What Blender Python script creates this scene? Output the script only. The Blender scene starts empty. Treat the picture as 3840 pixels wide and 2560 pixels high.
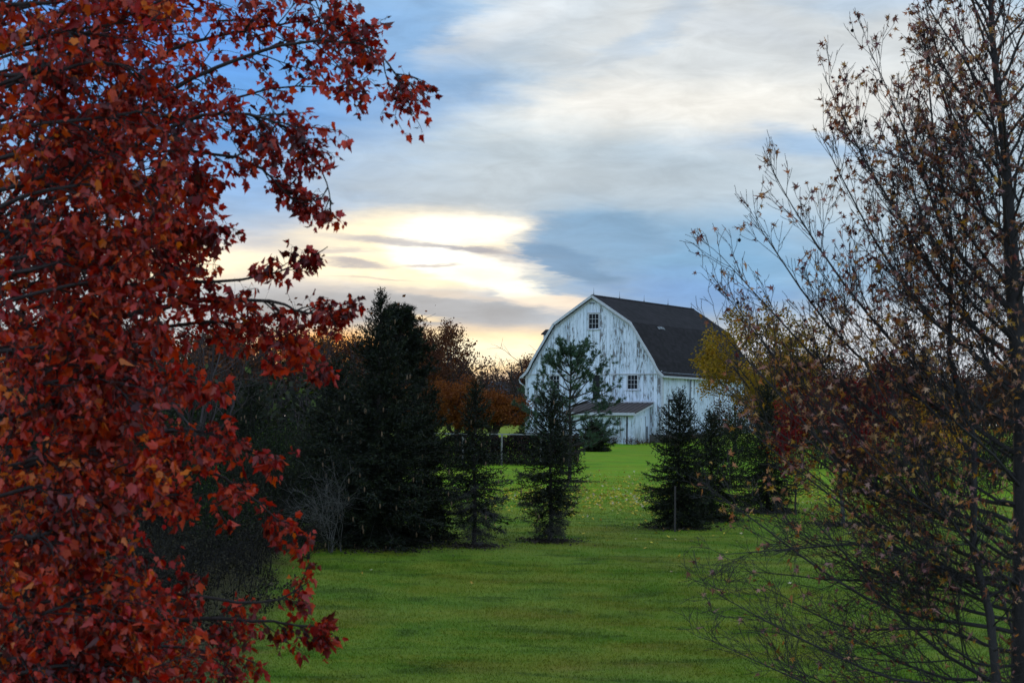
import bpy, math, random
import numpy as np
from mathutils import Vector, Matrix

# ------------------------------------------------------------------ camera, world, sun, exposure
scene = bpy.context.scene
C = scene.collection
R = math.radians
CAM_Z = 4.3                      # eye height above the near lawn
FPX = 7000.0                     # focal length in pixels of a 3840 px wide frame
HOR = 1590.0                     # row of the true horizon in that frame
ROLL = R(0.6)
PITCH = math.atan((HOR - 1280) / FPX)

cam_d = bpy.data.cameras.new("camera")
cam = bpy.data.objects.new("camera", cam_d)
C.objects.link(cam)
cam_d.sensor_width = 36.0
cam_d.lens = FPX * 36.0 / 3840.0
cam_d.clip_start = 0.1
cam_d.clip_end = 6000
cam_d.dof.use_dof = True
cam_d.dof.focus_distance = 75.0
cam_d.dof.aperture_fstop = 6.3
cam.matrix_world = Matrix.Translation((0, 0, CAM_Z)) @ Matrix.Rotation(math.pi / 2 + PITCH, 4, 'X') @ Matrix.Rotation(ROLL, 4, 'Z')
scene.camera = cam
scene.view_settings.view_transform = 'Standard'
scene.view_settings.look = 'None'
scene.view_settings.exposure = 0.12
scene.view_settings.gamma = 1.0
scene.cycles.use_denoising = True
scene.cycles.max_bounces = 5
scene.cycles.diffuse_bounces = 3
scene.cycles.glossy_bounces = 2
scene.cycles.transmission_bounces = 3
scene.cycles.volume_bounces = 0
scene.cycles.transparent_max_bounces = 4
scene.cycles.use_adaptive_sampling = True
scene.cycles.adaptive_threshold = 0.015

def lin(c):
    c = c / 255.0
    return c / 12.92 if c <= 0.04045 else ((c + 0.055) / 1.055) ** 2.4
def rgb(r, g, b, k=1.0):
    return (lin(r) * k, lin(g) * k, lin(b) * k, 1.0)

class NT:
    """tiny helper for node graphs"""
    def __init__(s, tree):
        s.t = tree; s.n = tree.nodes; s.l = tree.links
    def node(s, typ, **kw):
        n = s.n.new(typ)
        for k, v in kw.items():
            setattr(n, k, v)
        return n
    def put(s, sock, v):
        if hasattr(v, 'is_output'):
            s.l.new(v, sock)
        else:
            sock.default_value = v
    def math(s, op, a, b=None, c=None, clamp=False):
        n = s.node('ShaderNodeMath', operation=op, use_clamp=clamp)
        s.put(n.inputs[0], a)
        if b is not None: s.put(n.inputs[1], b)
        if c is not None: s.put(n.inputs[2], c)
        return n.outputs[0]
    def vmath(s, op, a, b=None, scale=None):
        n = s.node('ShaderNodeVectorMath', operation=op)
        s.put(n.inputs[0], a)
        if b is not None: s.put(n.inputs[1], b)
        if scale is not None: s.put(n.inputs['Scale'], scale)
        return n.outputs['Value'] if op in ('LENGTH', 'DOT_PRODUCT', 'DISTANCE') else n.outputs[0]
    def xyz(s, x, y, z=0.0):
        n = s.node('ShaderNodeCombineXYZ')
        s.put(n.inputs[0], x); s.put(n.inputs[1], y); s.put(n.inputs[2], z)
        return n.outputs[0]
    def sep(s, v):
        n = s.node('ShaderNodeSeparateXYZ'); s.put(n.inputs[0], v)
        return n.outputs
    def noise(s, v, scale=1.0, detail=3.0, rough=0.5, color=False, dist=0.0):
        n = s.node('ShaderNodeTexNoise')
        s.put(n.inputs['Vector'], v); s.put(n.inputs['Scale'], scale)
        s.put(n.inputs['Detail'], detail); s.put(n.inputs['Roughness'], rough); s.put(n.inputs['Distortion'], dist)
        return n.outputs['Color'] if color else n.outputs['Fac']
    def rng(s, v, a, b, c=0.0, d=1.0, smooth=True):
        n = s.node('ShaderNodeMapRange', interpolation_type='SMOOTHSTEP' if smooth else 'LINEAR')
        s.put(n.inputs['Value'], v)
        for k, x in zip(('From Min', 'From Max', 'To Min', 'To Max'), (a, b, c, d)):
            s.put(n.inputs[k], x)
        return n.outputs[0]
    def mix(s, f, a, b, mode='MIX'):
        n = s.node('ShaderNodeMix', data_type='RGBA', blend_type=mode)
        s.put(n.inputs[0], f); s.put(n.inputs[6], a); s.put(n.inputs[7], b)
        return n.outputs[2]
    def ramp(s, f, stops):
        n = s.node('ShaderNodeValToRGB')
        s.put(n.inputs[0], f)
        e = n.color_ramp.elements
        while len(e) < len(stops): e.new(0.5)
        for k, (p, c) in enumerate(stops):
            e[k].position = p; e[k].color = c
        return n.outputs[0]

# --- sky: a physical dusk sky under layers of cloud placed by compass direction and elevation
world = bpy.data.worlds.new("World")
scene.world = world
world.use_nodes = True
SUN_AZ, SUN_EL = -5.6, 3.4       # degrees right of straight ahead (+Y) / above the horizon
def build_sky():
    w = NT(world.node_tree)
    w.n.clear()
    out = w.node('ShaderNodeOutputWorld'); bg = w.node('ShaderNodeBackground')
    bg.inputs['Strength'].default_value = 0.1
    w.l.new(bg.outputs[0], out.inputs[0])
    sky = w.node('ShaderNodeTexSky', sky_type='NISHITA', sun_disc=False)
    sky.sun_elevation = R(SUN_EL); sky.sun_rotation = R(SUN_AZ)
    sky.air_density = 1.0; sky.dust_density = 1.2; sky.ozone_density = 2.0
    d = w.node('ShaderNodeTexCoord').outputs['Generated']
    x, y, z = w.sep(d)
    az = w.math('MULTIPLY', w.math('ARCTAN2', x, y), 180 / math.pi)
    el = w.math('MULTIPLY', w.math('ARCSINE', z), 180 / math.pi)
    p = w.xyz(az, el)
    # broad and fine warps, stretched along the horizon like real cloud sheets
    n1 = w.noise(w.xyz(w.math('MULTIPLY', az, 0.12), w.math('MULTIPLY', el, 0.42)), 1.0, 4.0, 0.55, color=True)
    w1 = w.vmath('MULTIPLY', w.vmath('SUBTRACT', n1, (0.5, 0.5, 0.5)), (5.0, 1.6, 0))
    n2 = w.noise(w.xyz(w.math('MULTIPLY', az, 0.45), w.math('MULTIPLY', el, 2.4)), 1.0, 5.0, 0.6, color=True)
    w2 = w.vmath('MULTIPLY', w.vmath('SUBTRACT', n2, (0.5, 0.5, 0.5)), (2.6, 0.55, 0))
    soft = w.vmath('ADD', p, w1)
    soft = w.vmath('ADD', soft, w2)
    crisp = w.vmath('ADD', p, w2)
    K = math.degrees(1 / FPX)
    # backdrop by elevation
    e01 = w.rng(el, -2.0, 40.0, 0, 1, smooth=False)
    col = w.ramp(e01, [(0.0, rgb(186, 192, 200)), (0.05, rgb(206, 204, 200)), (0.09, rgb(190, 194, 200)), (0.2, rgb(176, 197, 212)), (0.34, rgb(166, 196, 222)), (1.0, rgb(178, 200, 222))])
    def blob(cx, cy, rx, ry, rot, inner, color, alpha=1.0, base=soft):
        nonlocal col
        m = w.node('ShaderNodeMapping', vector_type='TEXTURE')
        w.l.new(base, m.inputs['Vector'])
        m.inputs['Location'].default_value = ((cx - 1920) * K, (HOR - cy) * K, 0)
        m.inputs['Rotation'].default_value = (0, 0, R(rot))
        m.inputs['Scale'].default_value = (rx * K, ry * K, 1)
        f = w.rng(w.vmath('LENGTH', m.outputs[0]), 1.0, inner, 0.0, alpha)
        col = w.mix(f, col, color)
    # blue opening, upper left
    blob(700, 330, 1500, 800, 0, 0.15, rgb(94, 160, 226))
    blob(1560, 200, 420, 230, -30, 0.1, rgb(130, 174, 218), 0.8)
    blob(1900, 560, 620, 200, 10, 0.1, rgb(184, 202, 216), 0.8)
    blob(1350, 620, 520, 170, 0, 0.1, rgb(172, 194, 214), 0.8)
    blob(450, 60, 800, 420, 0, 0.2, rgb(88, 150, 232), 0.9)
    # big white veil, upper right
    blob(2900, 200, 1400, 560, -6, 0.4, rgb(210, 216, 219, 1.0))
    blob(2100, 520, 700, 240, 20, 0.1, rgb(190, 206, 216), 0.8)
    blob(2650, 400, 1200, 190, 3, 0.1, rgb(240, 238, 231, 1.04), 0.9)
    blob(2250, 380, 420, 160, 10, 0.1, rgb(236, 235, 230, 1.02), 0.85)
    blob(1880, 90, 420, 170, 30, 0.1, rgb(218, 224, 228, 1.05), 0.85)
    blob(2480, 110, 460, 60, 24, 0.1, rgb(180, 198, 216), 0.75)
    blob(2800, 130, 500, 90, -10, 0.1, rgb(196, 204, 212), 0.6)
    blob(3250, 50, 500, 90, 0, 0.1, rgb(178, 202, 226), 0.7)
    blob(3050, 545, 620, 75, -2, 0.1, rgb(150, 184, 218), 0.85)
    blob(2000, 700, 1150, 170, 0, 0.25, rgb(182, 195, 204), 0.8)
    blob(2900, 720, 800, 110, 0, 0.1, rgb(190, 204, 214), 0.7)
    # steel blue bank to the right of the glow
    blob(2650, 980, 1200, 330, -3, 0.1, rgb(118, 170, 210), 0.95)
    blob(2150, 900, 420, 130, 0, 0.15, rgb(136, 166, 198), 0.8)
    blob(2560, 1090, 560, 120, -4, 0.1, rgb(112, 160, 214), 0.8)
    blob(3350, 1300, 1000, 210, 0, 0.2, rgb(206, 214, 224), 0.85)
    # glowing break in the cloud
    blob(1450, 960, 900, 250, 4, 0.3, rgb(214, 208, 202), 0.9)
    blob(1560, 885, 600, 130, 2, 0.3, rgb(255, 240, 206, 1.1), 1.0, crisp)
    blob(1700, 860, 330, 80, 0, 0.35, rgb(255, 250, 236, 1.2), 1.0, crisp)
    blob(1480, 1015, 680, 100, -3, 0.3, rgb(255, 240, 206, 1.1), 1.0, crisp)
    blob(1700, 985, 330, 82, -12, 0.4, rgb(255, 252, 240, 1.25), 1.0, crisp)
    blob(1850, 1055, 320, 50, -17, 0.4, rgb(255, 248, 226, 1.2), 1.0, crisp)
    blob(700, 1010, 500, 110, 0, 0.3, rgb(255, 238, 206, 1.1), 1.0, crisp)
    blob(1440, 912, 360, 24, -3, 0.2, rgb(176, 178, 186), 0.85, crisp)
    blob(1760, 938, 280, 18, -4, 0.2, rgb(160, 164, 176), 0.9, crisp)
    blob(1330, 992, 230, 18, -4, 0.2, rgb(172, 172, 180), 0.85, crisp)
    blob(1600, 993, 130, 10, 3, 0.2, rgb(176, 172, 176), 0.7, crisp)
    blob(1230, 955, 260, 16, 2, 0.2, rgb(196, 192, 192), 0.7, crisp)
    blob(1400, 1050, 240, 10, -2, 0.2, rgb(206, 196, 188), 0.7, crisp)
    blob(2240, 890, 330, 135, 0, 0.5, rgb(122, 164, 198), 0.9, crisp)
    blob(2120, 985, 260, 66, -20, 0.55, rgb(110, 152, 188), 0.92, crisp)
    # grey shelf below it
    blob(1400, 1165, 1000, 90, -1, 0.4, rgb(158, 166, 174), 0.92, crisp)
    blob(1700, 1110, 300, 20, -3, 0.2, rgb(222, 210, 196), 0.7, crisp)
    blob(2080, 1135, 270, 44, -4, 0.25, rgb(246, 230, 210), 0.9, crisp)
    blob(1560, 1192, 150, 13, -3, 0.2, rgb(250, 228, 188), 0.9, crisp)
    blob(1250, 1190, 200, 18, 0, 0.2, rgb(206, 200, 196), 0.7, crisp)
    # horizon glow
    blob(1650, 1330, 1150, 135, 0, 0.35, rgb(255, 214, 148, 1.05), 1.0, crisp)
    blob(1800, 1320, 520, 100, 0, 0.25, rgb(255, 244, 212, 1.08), 1.0, crisp)
    blob(1230, 1330, 420, 100, 0, 0.2, rgb(255, 170, 84, 1.35), 1.0, crisp)
    blob(1950, 1470, 1300, 80, 0, 0.2, rgb(248, 204, 180), 0.5, crisp)
    c10 = w.vmath('SCALE', col, scale=10.0)
    # physical sky contributes its dusk tint, clouds cover most of it
    # bluish boost added to the unseen sky behind the viewer, to brighten the barn
    tex = w.noise(w.xyz(w.math('MULTIPLY', az, 0.5), w.math('MULTIPLY', el, 1.7)), 1.0, 7.0, 0.62, dist=0.6)
    tex2 = w.noise(w.xyz(w.math('MULTIPLY', az, 0.16), w.math('MULTIPLY', el, 0.5)), 1.0, 5.0, 0.6, dist=0.3)
    tx = w.math('ADD', w.rng(tex, .3, .7, -.07, .07), w.rng(tex2, .3, .7, -.08, .08))
    c10 = w.vmath('SCALE', c10, scale=w.math('ADD', tx, 1.0))
    back_boost = w.rng(y, 0.25, -0.5)
    c10 = w.mix(back_boost, c10, w.vmath('MULTIPLY', c10, (1.5, 1.56, 1.7)))
    fin = w.mix(0.97, w.vmath('SCALE', sky.outputs[0], scale=1.0), c10)
    w.l.new(fin, bg.inputs['Color'])
build_sky()

sun_d = bpy.data.lights.new("sun", 'SUN')
sun = bpy.data.objects.new("sun", sun_d)
C.objects.link(sun)
sun_d.energy = 1.2
sun_d.angle = R(4.0)
sun_d.color = (1.0, 0.66, 0.36)
sv = Vector((math.sin(R(SUN_AZ)) * math.cos(R(SUN_EL)), math.cos(R(SUN_AZ)) * math.cos(R(SUN_EL)), math.sin(R(SUN_EL))))
sun.rotation_euler = sv.to_track_quat('Z', 'Y').to_euler()
sun.location = (0, 0, 40)

# ------------------------------------------------------------------ helpers
def at(px, py, d):
    """world point at depth d seen at (px, py) of the 3840 x 2560 frame"""
    x, y = (px - 1920) / FPX, (1280 - py) / FPX
    v = cam.matrix_world.to_3x3() @ Vector((x, y, -1.0))
    v *= d / v.y
    return np.array([v.x, v.y, v.z + CAM_Z])

GP = [(-60, -.2), (0, 0), (17, .1), (29, .35), (48, 1.2), (70, 1.75), (92, 2.3), (110, 2.6), (122, 2.66), (132, 2.72), (137, 3.05), (141, 3.45), (150, 3.8), (250, 4.75), (300, 4.6), (600, 4.0), (3000, 3.0)]
GX = np.array([g[0] for g in GP], float); GZ = np.array([g[1] for g in GP], float)
def ground(x, y):
    x = np.asarray(x, float); y = np.asarray(y, float)
    z = sum(np.interp(y + o, GX, GZ) for o in (-5, -2, 0, 2, 5)) / 5
    far = np.clip((y - 20) / 60, 0, 1)
    return z + 0.06 * np.sin(x * .19 + y * .07) * np.sin(y * .13 + 1.0) * far
def gpos(px, d):
    x = (px - 1920) / FPX * d
    return (x, d, float(ground(x, d)))

def mat(name, rough=0.8):
    m = bpy.data.materials.new(name); m.use_nodes = True
    t = NT(m.node_tree)
    b = t.n['Principled BSDF']; b.inputs['Roughness'].default_value = rough
    return m, t, b

def link(ob, parent=None):
    C.objects.link(ob)
    if parent: ob.parent = parent
    return ob
def tag(o, label=None, cat=None, group=None, kind=None):
    if label: o['label'] = label
    if cat: o['category'] = cat
    if group: o['group'] = group
    if kind: o['kind'] = kind
    return o
def empty(name, loc, label, cat, rz=0.0, group=None):
    o = bpy.data.objects.new(name, None); C.objects.link(o)
    o.location = loc; o.rotation_euler = (0, 0, rz); o.empty_display_size = 0.3
    return tag(o, label, cat, group)
def copy_tree(root, loc, rz, label, scale=None, group=None, name=None):
    def cp(o, parent):
        c = o.copy(); C.objects.link(c)
        if parent: c.parent = parent
        for ch in o.children: cp(ch, c)
        return c
    c = cp(root, None); c.location = loc; c.rotation_euler = (0, 0, rz); c['label'] = label
    if scale: c.scale = scale if hasattr(scale, '__len__') else (scale,) * 3
    if group: c['group'] = group
    return c

class MB:
    """collects faces, builds one mesh object"""
    def __init__(s): s.v = []; s.f = []
    def poly(s, pts):
        n = len(s.v); s.v += [tuple(p) for p in pts]; s.f.append(tuple(range(n, n + len(pts)))); return s
    def box(s, x0, x1, y0, y1, z0, z1):
        n = len(s.v)
        s.v += [(x, y, z) for z in (z0, z1) for y in (y0, y1) for x in (x0, x1)]
        for q in ((0, 2, 3, 1), (4, 5, 7, 6), (0, 1, 5, 4), (2, 6, 7, 3), (0, 4, 6, 2), (1, 3, 7, 5)):
            s.f.append(tuple(n + k for k in q))
        return s
    def prism(s, prof, axis, a, b):
        """profile polygon (2D) extruded along axis ('x' or 'y') from a to b"""
        n = len(s.v); k = len(prof)
        for t in (a, b):
            for (p, q) in prof:
                s.v.append((p, t, q) if axis == 'y' else (t, p, q))
        s.f.append(tuple(n + i for i in range(k))); s.f.append(tuple(n + k + i for i in reversed(range(k))))
        for i in range(k):
            j = (i + 1) % k
            s.f.append((n + i, n + k + i, n + k + j, n + j))
        return s
    def tube(s, pts, r, sides=6):
        pts = [np.array(p, float) for p in pts]
        rr = r if hasattr(r, '__len__') else [r] * len(pts)
        n0 = len(s.v)
        for i, p in enumerate(pts):
            t = pts[min(i + 1, len(pts) - 1)] - pts[max(i - 1, 0)]
            t /= np.linalg.norm(t) + 1e-9
            a = np.cross(t, (0, 0, 1) if abs(t[2]) < .9 else (1, 0, 0)); a /= np.linalg.norm(a); b = np.cross(t, a)
            for k in range(sides):
                an = 2 * math.pi * k / sides
                s.v.append(tuple(p + rr[i] * (a * math.cos(an) + b * math.sin(an))))
        for i in range(len(pts) - 1):
            for k in range(sides):
                j = (k + 1) % sides; o = n0 + i * sides
                s.f.append((o + k, o + j, o + sides + j, o + sides + k))
        s.f.append(tuple(n0 + k for k in reversed(range(sides)))); s.f.append(tuple(n0 + (len(pts) - 1) * sides + k for k in range(sides)))
        return s
    def build(s, name, m, parent=None, smooth=False):
        me = bpy.data.meshes.new(name); me.from_pydata(s.v, [], s.f)
        import bmesh
        bm = bmesh.new(); bm.from_mesh(me); bmesh.ops.recalc_face_normals(bm, faces=bm.faces); bm.to_mesh(me); bm.free()
        me.materials.append(m)
        if smooth: me.polygons.foreach_set('use_smooth', [True] * len(me.polygons))
        return link(bpy.data.objects.new(name, me), parent)

def raw_mesh(name, V, loops, starts, totals, m, parent=None, rnd=None, smooth=False):
    me = bpy.data.meshes.new(name)
    me.vertices.add(len(V)); me.vertices.foreach_set('co', np.ascontiguousarray(V, dtype=np.float32).ravel())
    me.loops.add(len(loops)); me.loops.foreach_set('vertex_index', np.ascontiguousarray(loops, dtype=np.int32))
    me.polygons.add(len(starts)); me.polygons.foreach_set('loop_start', np.ascontiguousarray(starts, dtype=np.int32))
    try: me.polygons.foreach_set('loop_total', np.ascontiguousarray(totals, dtype=np.int32))
    except Exception: pass
    if smooth: me.polygons.foreach_set('use_smooth', np.ones(len(starts), dtype=bool))
    me.update(calc_edges=True)
    if rnd is not None:
        a = me.attributes.new('rnd', 'FLOAT', 'POINT'); a.data.foreach_set('value', np.ascontiguousarray(rnd, dtype=np.float32))
    me.materials.append(m)
    return link(bpy.data.objects.new(name, me), parent)

class Tubes:
    """many tapered branches at once"""
    def __init__(s): s.g = {}; s.count = 0
    def add(s, pts, r0, r1=None, sides=3):
        pts = np.asarray(pts, float); n = len(pts)
        r = np.linspace(r0, r1, n) if r1 is not None else np.asarray(r0, float)
        s.g.setdefault((n, sides), []).append((pts, r)); s.count += 1
    def build(s, name, m, parent=None, origin=(0, 0, 0)):
        Vs, Ls, St, To = [], [], [], []; nv = 0; nl = 0
        for (n, k), items in s.g.items():
            P = np.stack([i[0] for i in items]) - np.asarray(origin); Rr = np.stack([i[1] for i in items]); B = len(items)
            T = np.empty_like(P); T[:, 1:-1] = P[:, 2:] - P[:, :-2]; T[:, 0] = P[:, 1] - P[:, 0]; T[:, -1] = P[:, -1] - P[:, -2]
            T /= np.linalg.norm(T, axis=2, keepdims=True) + 1e-9
            ref = np.where(np.abs(T[:, :1, 2:3]) < .8, np.array([0, 0, 1.]), np.array([1., 0, 0])) * np.ones_like(T)
            A = np.cross(T, ref); A /= np.linalg.norm(A, axis=2, keepdims=True) + 1e-9; Bv = np.cross(T, A)
            an = np.arange(k) * 2 * np.pi / k
            V = P[:, :, None] + Rr[:, :, None, None] * (A[:, :, None] * np.cos(an)[None, None, :, None] + Bv[:, :, None] * np.sin(an)[None, None, :, None])
            idx = np.arange(B * n * k).reshape(B, n, k) + nv
            q = np.stack([idx[:, :-1], np.roll(idx, -1, 2)[:, :-1], np.roll(idx, -1, 2)[:, 1:], idx[:, 1:]], -1).reshape(-1, 4)
            Vs.append(V.reshape(-1, 3)); Ls.append(q.ravel())
            St.append(np.arange(len(q)) * 4 + nl); To.append(np.full(len(q), 4)); nv += B * n * k; nl += len(q) * 4
        return raw_mesh(name, np.concatenate(Vs), np.concatenate(Ls), np.concatenate(St), np.concatenate(To), m, parent, smooth=True)

# leaf outlines: half leaves sharing the midrib; (x, y) with the stalk at the origin and the tip at y = 1
def halves(right, fold=0.25, curl=0.12):
    V, F = [], []
    for sgn in (1, -1):
        n = len(V); pts = right if sgn > 0 else right[::-1]
        V += [(sgn * x, y, fold * x - curl * y * y) for x, y in pts]; F.append([n + i for i in range(len(pts))])
    return np.array(V), F
MAPLE = halves([(0, 0), (.22, -.05), (.4, .06), (.42, .24), (.6, .5), (.5, .58), (.3, .56), (.27, .76), (.12, .84), (0, 1.08)])
GUM = halves([(0, 0), (.16, -.04), (.62, .0), (.24, .2), (.66, .56), (.17, .42), (0, 1.05)])
OVAL = halves([(0, 0), (.26, .3), (.24, .65), (0, 1)], .2)
NEEDLE = (np.array([(-.11, 0, 0), (.11, 0, 0), (0, 1, 0)]), [[0, 1, 2]])
BLADE = (np.array([(-.5, 0, 0), (.5, 0, 0), (.3, .55, .06), (0, 1, .25), (-.3, .55, .06)]), [[0, 1, 2, 3, 4]])
QUAD = (np.array([(0, 0, 0), (.35, .45, .05), (0, 1, 0), (-.35, .45, .05)]), [[0, 1, 2, 3]])

def unit(a):
    return a / (np.linalg.norm(a, axis=-1, keepdims=True) + 1e-9)
def leaves(name, tmpl, P, D, size, rs, m, parent=None, origin=(0, 0, 0), nbias=(0, 0, 0.0), nrand=1.0, rnd=None, wid=1.0, curl=0.0):
    """one mesh of leaves: positions P, growth directions D, sizes; rs is a RandomState"""
    T, F = tmpl; P = np.asarray(P, float) - np.asarray(origin); D = unit(np.asarray(D, float)); N = len(P)
    nn = rs.normal(size=(N, 3)) * nrand + np.asarray(nbias)
    X = unit(np.cross(D, nn)); Z = np.cross(X, D)
    S = (np.asarray(size) * np.ones(N))[:, None, None]
    if curl:      # every leaf cups, folds and narrows by its own amount
        cz = 1 + curl * rs.normal(size=(N, 1, 1)); wx = 1 - .35 * curl * rs.rand(N, 1, 1); bend = (rs.normal(size=(N, 1, 1)) * .3 * curl) * (T[None, :, 1:2] ** 2 + .4 * T[None, :, 0:1])
    else: cz, wx, bend = 1.0, 1.0, 0.0
    V = P[:, None] + S * (T[None, :, 0:1] * X[:, None] * wid * wx + T[None, :, 1:2] * D[:, None] + (T[None, :, 2:3] * cz + bend) * Z[:, None])
    k = len(T)
    fl = np.concatenate([np.array(f) for f in F]); ft = np.array([len(f) for f in F])
    loops = (np.arange(N)[:, None] * k + fl[None]).ravel()
    tot = np.tile(ft, N); st = np.concatenate([[0], np.cumsum(tot)[:-1]])
    if rnd is None: rnd = rs.rand(N)
    return raw_mesh(name, V.reshape(-1, 3), loops, st, tot, m, parent, rnd=np.repeat(rnd, k))

def curve(p0, d0, L, n, rs, wob=.15, up=0.0, end=None):
    """wandering branch: start, direction, length; up bends it towards +z (negative droops)"""
    d = unit(np.asarray(d0, float)); p = np.asarray(p0, float); out = [p]; st = L / (n - 1)
    W = rs.normal(size=(n, 3)) * wob
    for i in range(n - 1):
        d = d + W[i]; d[2] += up / (n - 1); d = d / math.sqrt(d @ d); p = p + d * st; out.append(p)
    return np.array(out)
def along(pts, t):
    """points and tangents at fractions t of a polyline"""
    n = len(pts) - 1; f = np.clip(np.asarray(t) * n, 0, n - 1e-6); i = f.astype(int); w = (f - i)[:, None]
    return pts[i] * (1 - w) + pts[i + 1] * w, unit(pts[i + 1] - pts[i])

# ------------------------------------------------------------------ ground
def grass_color(t, pos):
    """shared grass colour: mower passes, dry patches, leaf litter"""
    x, y, z = t.sep(pos)
    far = t.rng(y, 48.0, 78.0)
    n_big = t.noise(t.vmath('MULTIPLY', pos, (.16, .10, 0)), 1.0, 3, .55)
    n_mid = t.noise(t.vmath('MULTIPLY', pos, (.22, .26, 0)), 1.0, 6, .7)
    n_fin = t.noise(t.vmath('MULTIPLY', pos, (5.0, 9.0, 0)), 1.0, 3, .6)
    # mower arcs swinging round the trees
    rad = t.vmath('LENGTH', t.vmath('SUBTRACT', pos, (9.0, 62.0, 0)))
    rad = t.math('ADD', rad, t.math('MULTIPLY', n_big, 9.0))
    arc = t.math('MULTIPLY_ADD', t.math('SINE', t.math('MULTIPLY', rad, 2.5)), 0.5, 0.5)
    green = t.mix(far, rgb(76, 104, 6), rgb(100, 150, 2))
    olive = t.mix(far, rgb(100, 100, 18), rgb(124, 140, 8))
    cool = t.mix(far, rgb(92, 118, 38), rgb(108, 150, 14))
    c = t.mix(t.rng(n_mid, .4, .6), green, olive)
    c = t.mix(t.math('MULTIPLY', t.rng(n_big, .48, .62), .7), c, cool)
    c = t.mix(t.math('MULTIPLY', arc, .62), c, t.mix(.6, cool, rgb(122, 134, 44)))
    n_st = t.noise(t.vmath('MULTIPLY', pos, (.42, .8, 0)), 1.0, 6, .72, dist=.5)
    c = t.mix(t.math('MULTIPLY', t.rng(n_st, .5, .62), .55), c, t.mix(far, rgb(122, 124, 34), rgb(142, 158, 20)))
    c = t.mix(t.math('MULTIPLY', t.rng(n_st, .48, .38), .6), c, t.mix(far, rgb(46, 66, 10), rgb(74, 112, 6)))
    c = t.mix(t.math('MULTIPLY', t.rng(n_mid, .56, .7), .5), c, t.mix(far, rgb(128, 112, 50), rgb(136, 132, 30)))
    c = t.mix(t.math('MULTIPLY', t.rng(n_fin, .55, .8), .5), c, rgb(36, 52, 14))
    # yellow leaf litter under the trees at mid distance
    ln = t.noise(t.vmath('MULTIPLY', pos, (2.2, 1.1, 0)), 1.0, 5, .7)
    zone = t.math('MULTIPLY', t.rng(y, 56, 66), t.rng(y, 92, 76))
    c = t.mix(t.math('MULTIPLY', t.math('MULTIPLY', t.rng(ln, .5, .66), zone), .55), c, rgb(160, 130, 26))
    # meadow beyond the fence
    c = t.mix(t.rng(y, 134, 146), c, t.mix(n_mid, rgb(128, 146, 40), rgb(150, 154, 60)))
    # bare leaf mould under the thicket on the left
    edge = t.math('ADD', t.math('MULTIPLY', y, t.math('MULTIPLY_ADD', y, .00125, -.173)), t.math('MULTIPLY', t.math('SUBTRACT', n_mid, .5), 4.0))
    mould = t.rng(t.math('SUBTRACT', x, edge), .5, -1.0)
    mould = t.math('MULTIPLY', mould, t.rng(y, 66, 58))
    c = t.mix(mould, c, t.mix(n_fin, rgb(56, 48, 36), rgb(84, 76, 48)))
    return c

def build_ground():
    m, t, b = mat("lawn_grass", .95)
    pos = t.node('ShaderNodeNewGeometry').outputs['Position']
    t.l.new(grass_color(t, pos), b.inputs['Base Color'])
    b.inputs['Specular IOR Level'].default_value = .15
    bm = t.node('ShaderNodeBump'); bm.inputs['Strength'].default_value = .6; bm.inputs['Distance'].default_value = .05
    t.l.new(t.noise(t.vmath('MULTIPLY', pos, (9, 14, 3)), 1, 4, .7), bm.inputs['Height'])
    t.l.new(bm.outputs[0], b.inputs['Normal'])
    ys = np.concatenate([np.arange(-60, 20, 4), np.arange(20, 160, 1.0), np.arange(160, 320, 8), np.geomspace(320, 3500, 14)])
    xs = np.concatenate([-np.geomspace(3000, 42, 16), np.arange(-40, 41, 1.0), np.geomspace(42, 3000, 16)])
    Y, X = np.meshgrid(ys, xs, indexing='ij'); Z = ground(X, Y)
    V = np.stack([X, Y, Z], -1).reshape(-1, 3)
    i = np.arange(len(ys) * len(xs)).reshape(len(ys), len(xs))
    q = np.stack([i[:-1, :-1], i[:-1, 1:], i[1:, 1:], i[1:, :-1]], -1).reshape(-1, 4)
    o = raw_mesh("lawn", V, q.ravel(), np.arange(len(q)) * 4, np.full(len(q), 4), m, smooth=True)
    tag(o, "mown green lawn rising gently towards the old barn", "lawn", kind='structure')
    # blades
    m2, t, b = mat("grass_blade", .7)
    pos = t.node('ShaderNodeNewGeometry').outputs['Position']
    r = t.node('ShaderNodeAttribute', attribute_name='rnd').outputs['Fac']
    c = grass_color(t, pos)
    c = t.mix(t.math('MULTIPLY', r, .3), t.mix(1.0, c, (1.25, 1.25, 1.1, 1), 'MULTIPLY'), rgb(60, 84, 22))
    t.l.new(c, b.inputs['Base Color']); b.inputs['Specular IOR Level'].default_value = .2
    rs = np.random.RandomState(5)
    N = 330000
    y = 24 + (1 - np.sqrt(rs.rand(N))) * 62; y = np.where(rs.rand(N) < .35, 24 + rs.rand(N) * 20, y)
    x = (rs.rand(N) * 2 - 1) * y * .29
    P = np.stack([x, y, ground(x, y) - .005], -1)
    keep = x > y * (-.173 + .00125 * y) - 1.6
    P = P[keep]; n = len(P)
    D = np.stack([rs.normal(size=n) * .45, rs.normal(size=n) * .45, np.ones(n)], -1)
    o = leaves("grass", NEEDLE, P, D, rs.uniform(.025, .06, n) * (1 + (P[:, 1] - 24) * .008), rs, m2, nbias=(0, 0, 0), wid=1.6)
    tag(o, "short blades of mown grass over the lawn", "grass", kind='stuff')
build_ground()

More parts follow.
